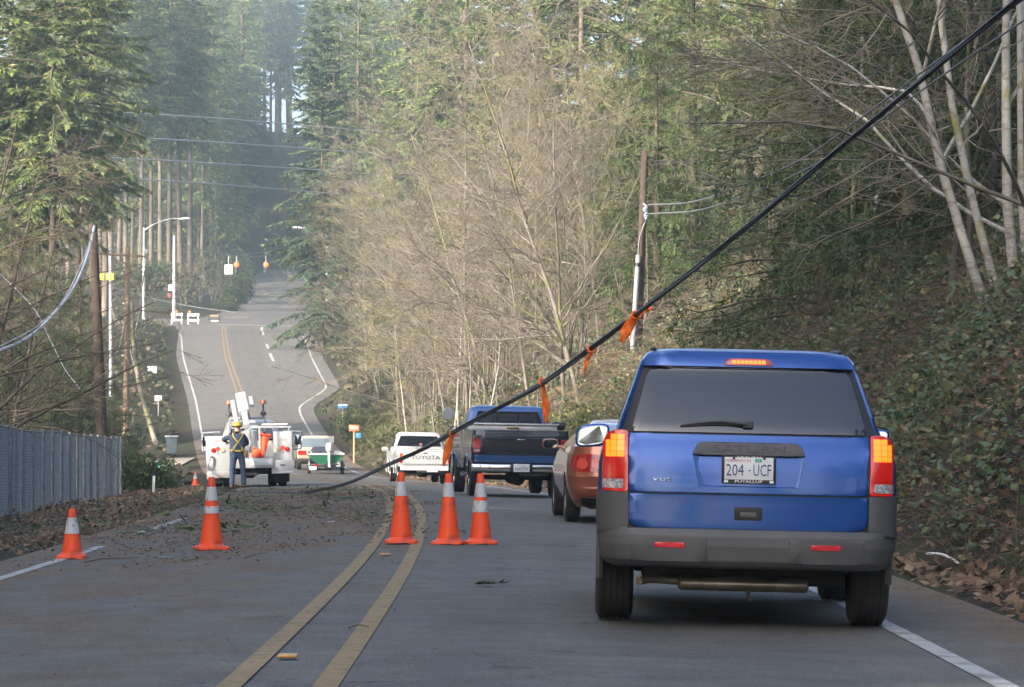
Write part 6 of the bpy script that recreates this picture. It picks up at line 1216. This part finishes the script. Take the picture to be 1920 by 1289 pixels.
d = 290; t = P(428, 481, d); o = empty('hanging_sign', tuple(t), (0, 0, 0), 'square white turn sign hanging from the span wire', 'sign'); tube_obj('hanger', [(0, 0, 0), (0, 0, -.8)], .035, M_lamp, o, 6); b = box('panel', -.40, .40, -.02, .02, -1.72, -.80, M_plate, o, .04); lathe_obj('turn_symbol', [(.001, -.024), (.09, -.024), (.09, -.02)], M_sig, b, 14, 'y', (.05, 0, -1.45)); box('symbol_stem', -.02, .05, -.024, -.02, -1.40, -1.10, M_sig, b)
def barricade(px, d, lab, lampx):
    b = on_ground(px, d); o = empty('barricade', tuple(b), (0, 0, R(3)), lab, 'barricade'); M_bw = mat('barricade_white', (.72, .73, .73), rough=.5)
    for sx in (-.48, .48):
        tube_obj('leg', [(sx, -.3, 0), (sx, 0, 1.08)], .045, M_bw, o, 6); tube_obj('leg', [(sx, .3, 0), (sx, 0, 1.08)], .045, M_bw, o, 6)
    for z0, z1, yy in ((.80, 1.06, -.06), (.30, .50, -.22)):
        r_ = box('rail', -.58, .58, yy - .02, yy, z0, z1, M_bw, o, .006)
        if z0 > .6:
            for k in range(4): s_ = box('stripe', -.06, .06, -.004, 0, -.15, .15, M_orange, r_); s_.location = (-.42 + k * .28, yy - .021, (z0 + z1) / 2); s_.rotation_euler = (0, R(35), 0); s_.scale = (.7, 1, .75)
    if lampx is not None: lathe_obj('warning_lamp', [(.001, -.09), (.11, -.06), (.13, 0), (.11, .06), (.001, .09)], mat('orange_lamp_lens', (.70, .22, .02), rough=.3), o, 14, 'y', (lampx, -.05, 1.22))
barricade(331, 290, 'white folding barricade against the signal pole', 0.0); barricade(362, 289, 'white folding barricade with orange lamp, standing clear of the pole', -.35)
b = on_ground(401, 292); o = empty('wooden_barrier', tuple(b), (0, 0, 0), 'low dark wooden frame at the corner beyond the barricades', 'barrier')
for z in (.10, .62): box('board', -.6, .6, -.03, .03, z, z + .16, M_pole_l if z > .3 else mat('pale_board', (.42, .38, .34), rough=.8), o, .01)
for sx in (-.52, .52): box('leg', sx - .05, sx + .05, -.2, .2, 0, .78, M_pole, o, .01)

# ================================================================== signs, bin, markers
def sign(name, lab, px, d, cy, parts, post_r=.04, post_m=M_galv, cat='sign', lean=0):
    """parts: (shape, dx px, dy px, width m, height m, material, part name)"""
    b = on_ground(px, d); c = P(px, cy, d) - b; o = empty(name, tuple(b - Vector((0, 0, .2))), (0, 0, 0), lab, cat); tube_obj('post', [(0, .05, 0), (lean, .05, c.z + .2 + parts[0][4] * .4)], post_r, post_m, o, 8)
    for shp, dx, dy, w, h, m_, nm in parts:
        if shp == 'box': s_ = box(nm, -w / 2, w / 2, -.015, .015, -h / 2, h / 2, m_, o, .012)
        else: s_ = box(nm, -w / 2, w / 2, -.015, .015, -h / 2, h / 2, m_, o, .03); s_.rotation_euler = (0, R(45), 0)
        s_.location = (c.x + dx * d / F, 0, c.z + .2 - dy * d / F)
    return o
M_sy = mat('sign_yellow', (.62, .34, .03), rough=.5); M_sb = mat('sign_blue', (.03, .17, .50), rough=.5); M_back = mat('sign_back', (.42, .46, .50), rough=.5, metal=.3); M_post_wood = mat('orange_wood_post', (.42, .25, .14), rough=.85)
sign('warning_sign', 'yellow diamond warning sign with white plate up the far road', 545, 452, 456, [('dia', 0, 0, .72, .72, M_sy, 'diamond_panel'), ('box', 1, 10, .85, .45, M_plate, 'plate_panel')])
o = sign('street_sign', 'small blue and white sign on the right bank below the crossing', 643, 176, 762, [('box', 0, 0, .56, .26, M_sb, 'panel')]); box('print_band', -.26, .26, -.02, -.016, .03, .09, M_plate, [c for c in o.children if c.name.startswith('panel')][0])
o = sign('realty_sign', 'orange and white yard sign with a small blue plate by the bend', 664, 152, 803, [('box', 0, 0, .52, .32, mat('sign_orange', (.52, .13, .05), rough=.5), 'panel'), ('box', 8, 14, .26, .26, M_sb, 'small_plate')], .05, M_post_wood); box('print_band', -.2, .2, -.02, -.016, -.04, .05, M_plate, [c for c in o.children if c.name.startswith('panel')][0])
o = sign('road_sign', 'grey back of a road sign on the left bank, upper of two', 285, 216, 698, [('box', -4, 0, .32, .85, M_back, 'panel'), ('box', 5, 0, .32, .85, M_back, 'panel')])
o = sign('road_sign', 'small grey sign on the left bank, lower of two', 297, 186, 747, [('box', 0, 0, .45, .33, M_back, 'panel')])
o = sign('mailbox_sign', 'square white sign beside the dark fir at the corner', 612, 264, 630, [('box', 0, 0, .58, .48, M_plate, 'panel')], .04); o = sign('mailbox_sign', 'oval white sign on an orange wooden post near the corner', 634, 262, 633, [('box', 0, 0, .58, .36, M_plate, 'panel')], .06, M_post_wood)
b = on_ground(322, 160); o = empty('wheeled_bin', tuple(b + Vector((0, 0, .05))), (0, 0, R(10)), 'blue-grey wheeled rubbish bin by the driveway', 'bin'); M_bin = mat('bin_plastic', (.12, .16, .20), rough=.5)
bm = bmesh.new(); vv = add_box(bm, -.30, .30, -.34, .34, .06, .95)
for v in bm.verts:
    if v.co.z < .5: v.co.x *= .80; v.co.y *= .78
bmesh.ops.bevel(bm, geom=bm.edges[:], offset=.035, segments=2, affect='EDGES'); bm_obj('body', bm, M_bin, o, 40); box('lid', -.34, .34, -.40, .38, .95, 1.05, mat('bin_lid', (.42, .48, .54), rough=.45), o, .035); 
for sx in (-.24, .24): lathe_obj('wheel', [(.001, -.03), (.11, -.03), (.12, 0), (.11, .03), (.001, .03)], M_rubber, o, 14, 'x', (sx, .28, .07))
tube_obj('handle', [(-.22, .38, .92), (-.22, .44, .95), (.22, .44, .95), (.22, .38, .92)], .018, M_bin, o, 6)
b = on_ground(299, 140); o = empty('utility_box', tuple(b), (0, 0, 0), 'small green utility pedestal by the wheeled bin', 'utility box'); box('body', -.13, .13, -.12, .12, 0, .62, mat('pedestal_green', (.03, .20, .16), rough=.5), o, .03); box('cap', -.15, .15, -.14, .14, .60, .68, mat('pedestal_green', (.03, .2, .16)), o, .03)
b = on_ground(288, 90); o = empty('marker_post', tuple(b - Vector((0, 0, .1))), (0, R(2), 0), 'slim white marker post beyond the fence end', 'post'); box('post', -.04, .04, -.012, .012, 0, .62, mat('post_white', (.55, .57, .58), rough=.6), o, .006); box('reflector', -.035, .035, -.016, -.0125, .50, .58, M_plate, o)
# driveway apron
xs = np.linspace(-34, -16.6, 14); V = [(x, y, ground_z(x, y) + .06) for y in np.linspace(150, 157, 5) for x in xs]; q = [[j * 14 + i, j * 14 + i + 1, (j + 1) * 14 + i + 1, (j + 1) * 14 + i] for j in range(4) for i in range(13)]
tag(link('driveway', mesh_np('driveway', V, np.array(q), mat('gravel_drive', (.30, .26, .21), rough=.95, col2=(.20, .17, .14), nscale=3, bump=.4, bscale=30))), 'pale gravel driveway joining the road', kind='structure')

# ================================================================== slatted chain-link fence
M_slat = leaf_mat('fence_slat', [(.080, .080, .078), (.12, .12, .116), (.098, .098, .096), (.16, .158, .152), (.115, .114, .11)], trans=0, obj_vary=0, rough=.5); M_link = mat('galvanised_steel', (.34, .36, .38))
fp = [(-9.0, 46), (-9.35, 51), (-9.8, 57), (-10.25, 63), (-10.75, 70), (-11.25, 77), (-11.75, 84), (-12.15, 90.5), (-12.65, 97)]
fo = empty('chain_link_fence', (fp[0][0], fp[0][1], ground_z(*fp[0])), (0, 0, 0), 'grey slatted chain-link fence along the left verge', 'fence'); ob = Vector(fo.location)
fg = np.random.default_rng(3)
fine = spline([(x, y, ground_z(x, y)) for x, y in fp], 400); arc = np.concatenate([[0], np.cumsum(np.linalg.norm(np.diff(fine[:, :2], axis=0), axis=1))])
def fat(s): return np.array([np.interp(s, arc, fine[:, i]) for i in range(3)])
H = 1.80; M_slat = leaf_mat('fence_slat', [(.070, .066, .060), (.120, .114, .104), (.088, .083, .076), (.17, .162, .15), (.105, .10, .092)], trans=0, obj_vary=.35, rough=.5)
for s0 in np.arange(0, arc[-1], 1.3):
    FS = Geo(); hb = fg.normal(0, .018)
    for s in np.arange(s0, min(s0 + 1.3, arc[-1]), .075):
        a, b = fat(s), fat(s + .038); lz = fg.normal(0, .014); y_ = fg.normal(0, .006); tw = fg.normal(0, .012)
        V = np.array([[a[0] + tw, a[1] + y_, a[2] + .04 + lz], [b[0] - tw, b[1] + y_, b[2] + .04 + lz], [b[0] - tw, b[1] + y_, b[2] + H - .03 + lz + hb], [a[0] + tw, a[1] + y_, a[2] + H - .03 + lz + hb]]) - np.array(ob)
        V = np.concatenate([V, V - [.012, 0, 0]]); FS.add(V, np.array([[0, 1, 2, 3], [4, 7, 6, 5], [3, 2, 6, 7], [0, 3, 7, 4], [1, 5, 6, 2]]))
    s_ = link('fence_slats', FS.mesh('fence_slats', M_slat), fo); s_['kind'] = 'stuff'
# mesh wires (diamond weave)
pa = []
for s in np.arange(-H, arc[-1], .11):
    for dirn in (1, -1):
        pts = []
        for t in np.linspace(0, 1, 5):
            ss = s + (t if dirn > 0 else 1 - t) * H * .9
            if 0 <= ss <= arc[-1]: c = fat(ss); pts.append((c[0] + .02, c[1] - .004, c[2] + .05 + t * (H - .08)))
        if len(pts) == 5: pa.append(pts)
V, q = tubes(np.array(pa) - np.array(ob), np.full((len(pa), 5), .0026), 3); w_ = link('fence_mesh', mesh_np('fence_mesh', V, q, M_link), fo); w_['kind'] = 'stuff'
for s in np.arange(0, arc[-1] + .1, 2.6): c = fat(min(s, arc[-1])) - np.array(ob); tube_obj('post', [(c[0] + .05, c[1], c[2] - .3), (c[0] + .05, c[1], c[2] + H + .05)], .036, M_link, fo, 8)
tube_obj('top_rail', [tuple(fat(s) - np.array(ob) + [0, 0, H]) for s in np.linspace(0, arc[-1], 40)], .024, M_link, fo, 6)
# ================================================================== small things on the road
for px, d, lab in ((541, 15.05, 'yellow raised pavement marker between the centre lines, closest to the camera'), (722, 27.2, 'yellow raised pavement marker between the centre lines, beside the cones')):
    x = PX(px, d); o = box('pavement_marker', -.052, .052, -.05, .05, 0, .019, mat('marker_amber', (.48, .25, .05), rough=.4, dirt=((.25, .15, .06), 20, .5, .7)), None, .012); o.location = (x, d, float(road_z(x, d)) + .004); tag(o, lab, 'road marker', 'raised pavement markers')
def sprig(px, d, L_, n, lab, rz):
    x = PX(px, d); o = empty('conifer_sprig', (x, d, float(road_z(x, d)) + .012), (0, 0, rz), lab, 'sprig'); g = np.random.default_rng(int(px)); tube_obj('stem', [(-L_ / 2, 0, .01), (0, .02, .025), (L_ / 2, 0, .008)], .003, M_twig_dark, o, 5)
    t = g.uniform(-.5, .5, n); p = np.stack([t * L_, t * 0, .012 + 0 * t], 1); dd = np.stack([.5 + 0 * t, np.where(g.random(n) < .5, -1, 1) * g.uniform(.4, 1.1, n), g.uniform(-.05, .4, n)], 1); V, q = kites(p, dd, np.array([0, 0, 1.]) + g.normal(0, .3, (n, 3)), g.uniform(.03, .09, n), g.uniform(.010, .018, n)); link('needles', mesh_np('needles', V, q, M_cedar), o)
sprig(905, 22.2, .13, 110, 'small green conifer sprig lying in the open lane', .2); sprig(940, 22.4, .07, 14, 'thin twig tip beside the green sprig', -.1)
for pts, r, lab in (([(680, 983, 36), (715, 979, 36.5), (755, 968, 38), (790, 969, 38)], .010, 'long thin stick lying across the double yellow line'), ([(160, 1058, 27), (190, 1053, 27.3), (205, 1050, 27.6), (262, 1052, 27.4)], .009, 'crooked stick lying in front of the lone tall cone'), ([(655, 1181, 17.2), (672, 1178, 17.3), (692, 1178, 17.3)], .006, 'short dark twig lying on a centre line')):
    p = [P(*c) for c in pts]; p = [Vector((v.x, v.y, float(road_z(v.x, v.y)) + .012 + .012 * (i % 2))) for i, v in enumerate(p)]; o = tube_obj('stick', p, [r, r * .8, r * .5], M_twig_dark, None, 6, 16); tag(o, lab, 'stick')
x = PX(1762, 27.5); o = tube_obj('litter_strip', [Vector((x - .16, 27.3, ground_z(x - .16, 27.3) + .16)), Vector((x, 27.3, ground_z(x, 27.3) + .15)), Vector((x + .14, 27.2, ground_z(x + .14, 27.2) + .07))], .012, M_plate, None, 6, 10); tag(o, 'white plastic strip lying at the foot of the bramble bank', 'litter')
for px, py, d in ((620, 975, 37.5), (655, 968, 38), (575, 990, 35.5), (160, 1010, 33.5), (310, 1050, 27.6)):
    x = PX(px, d); o = box('paper_scrap', -.035, .035, -.05, .05, 0, .004, mat('litter_white', (.62, .66, .68), rough=.7), None, .001); o.location = (x, d, float(road_z(x, d)) + .014); o.rotation_euler = (.1, .08, px); tag(o, 'small pale paper scrap among the litter in the closed lane', 'litter', 'pale scraps on the closed lane')
# ================================================================== air
bm = bmesh.new(); add_box(bm, -460, 440, -70, 790, -70, 240)
m = bpy.data.materials.new('haze_air'); m.use_nodes = True; N = m.node_tree.nodes; L = m.node_tree.links
N.remove(N['Principled BSDF']); pv = N.new('ShaderNodeVolumePrincipled'); pv.inputs['Color'].default_value = (.66, .85, 1.0, 1); pv.inputs['Density'].default_value = HAZE; pv.inputs['Anisotropy'].default_value = 0.3
L.new(pv.outputs[0], N['Material Output'].inputs['Volume'])
hz = bm_obj('haze', bm, m); tag(hz, 'thin bluish winter haze filling the valley', 'haze', kind='stuff')
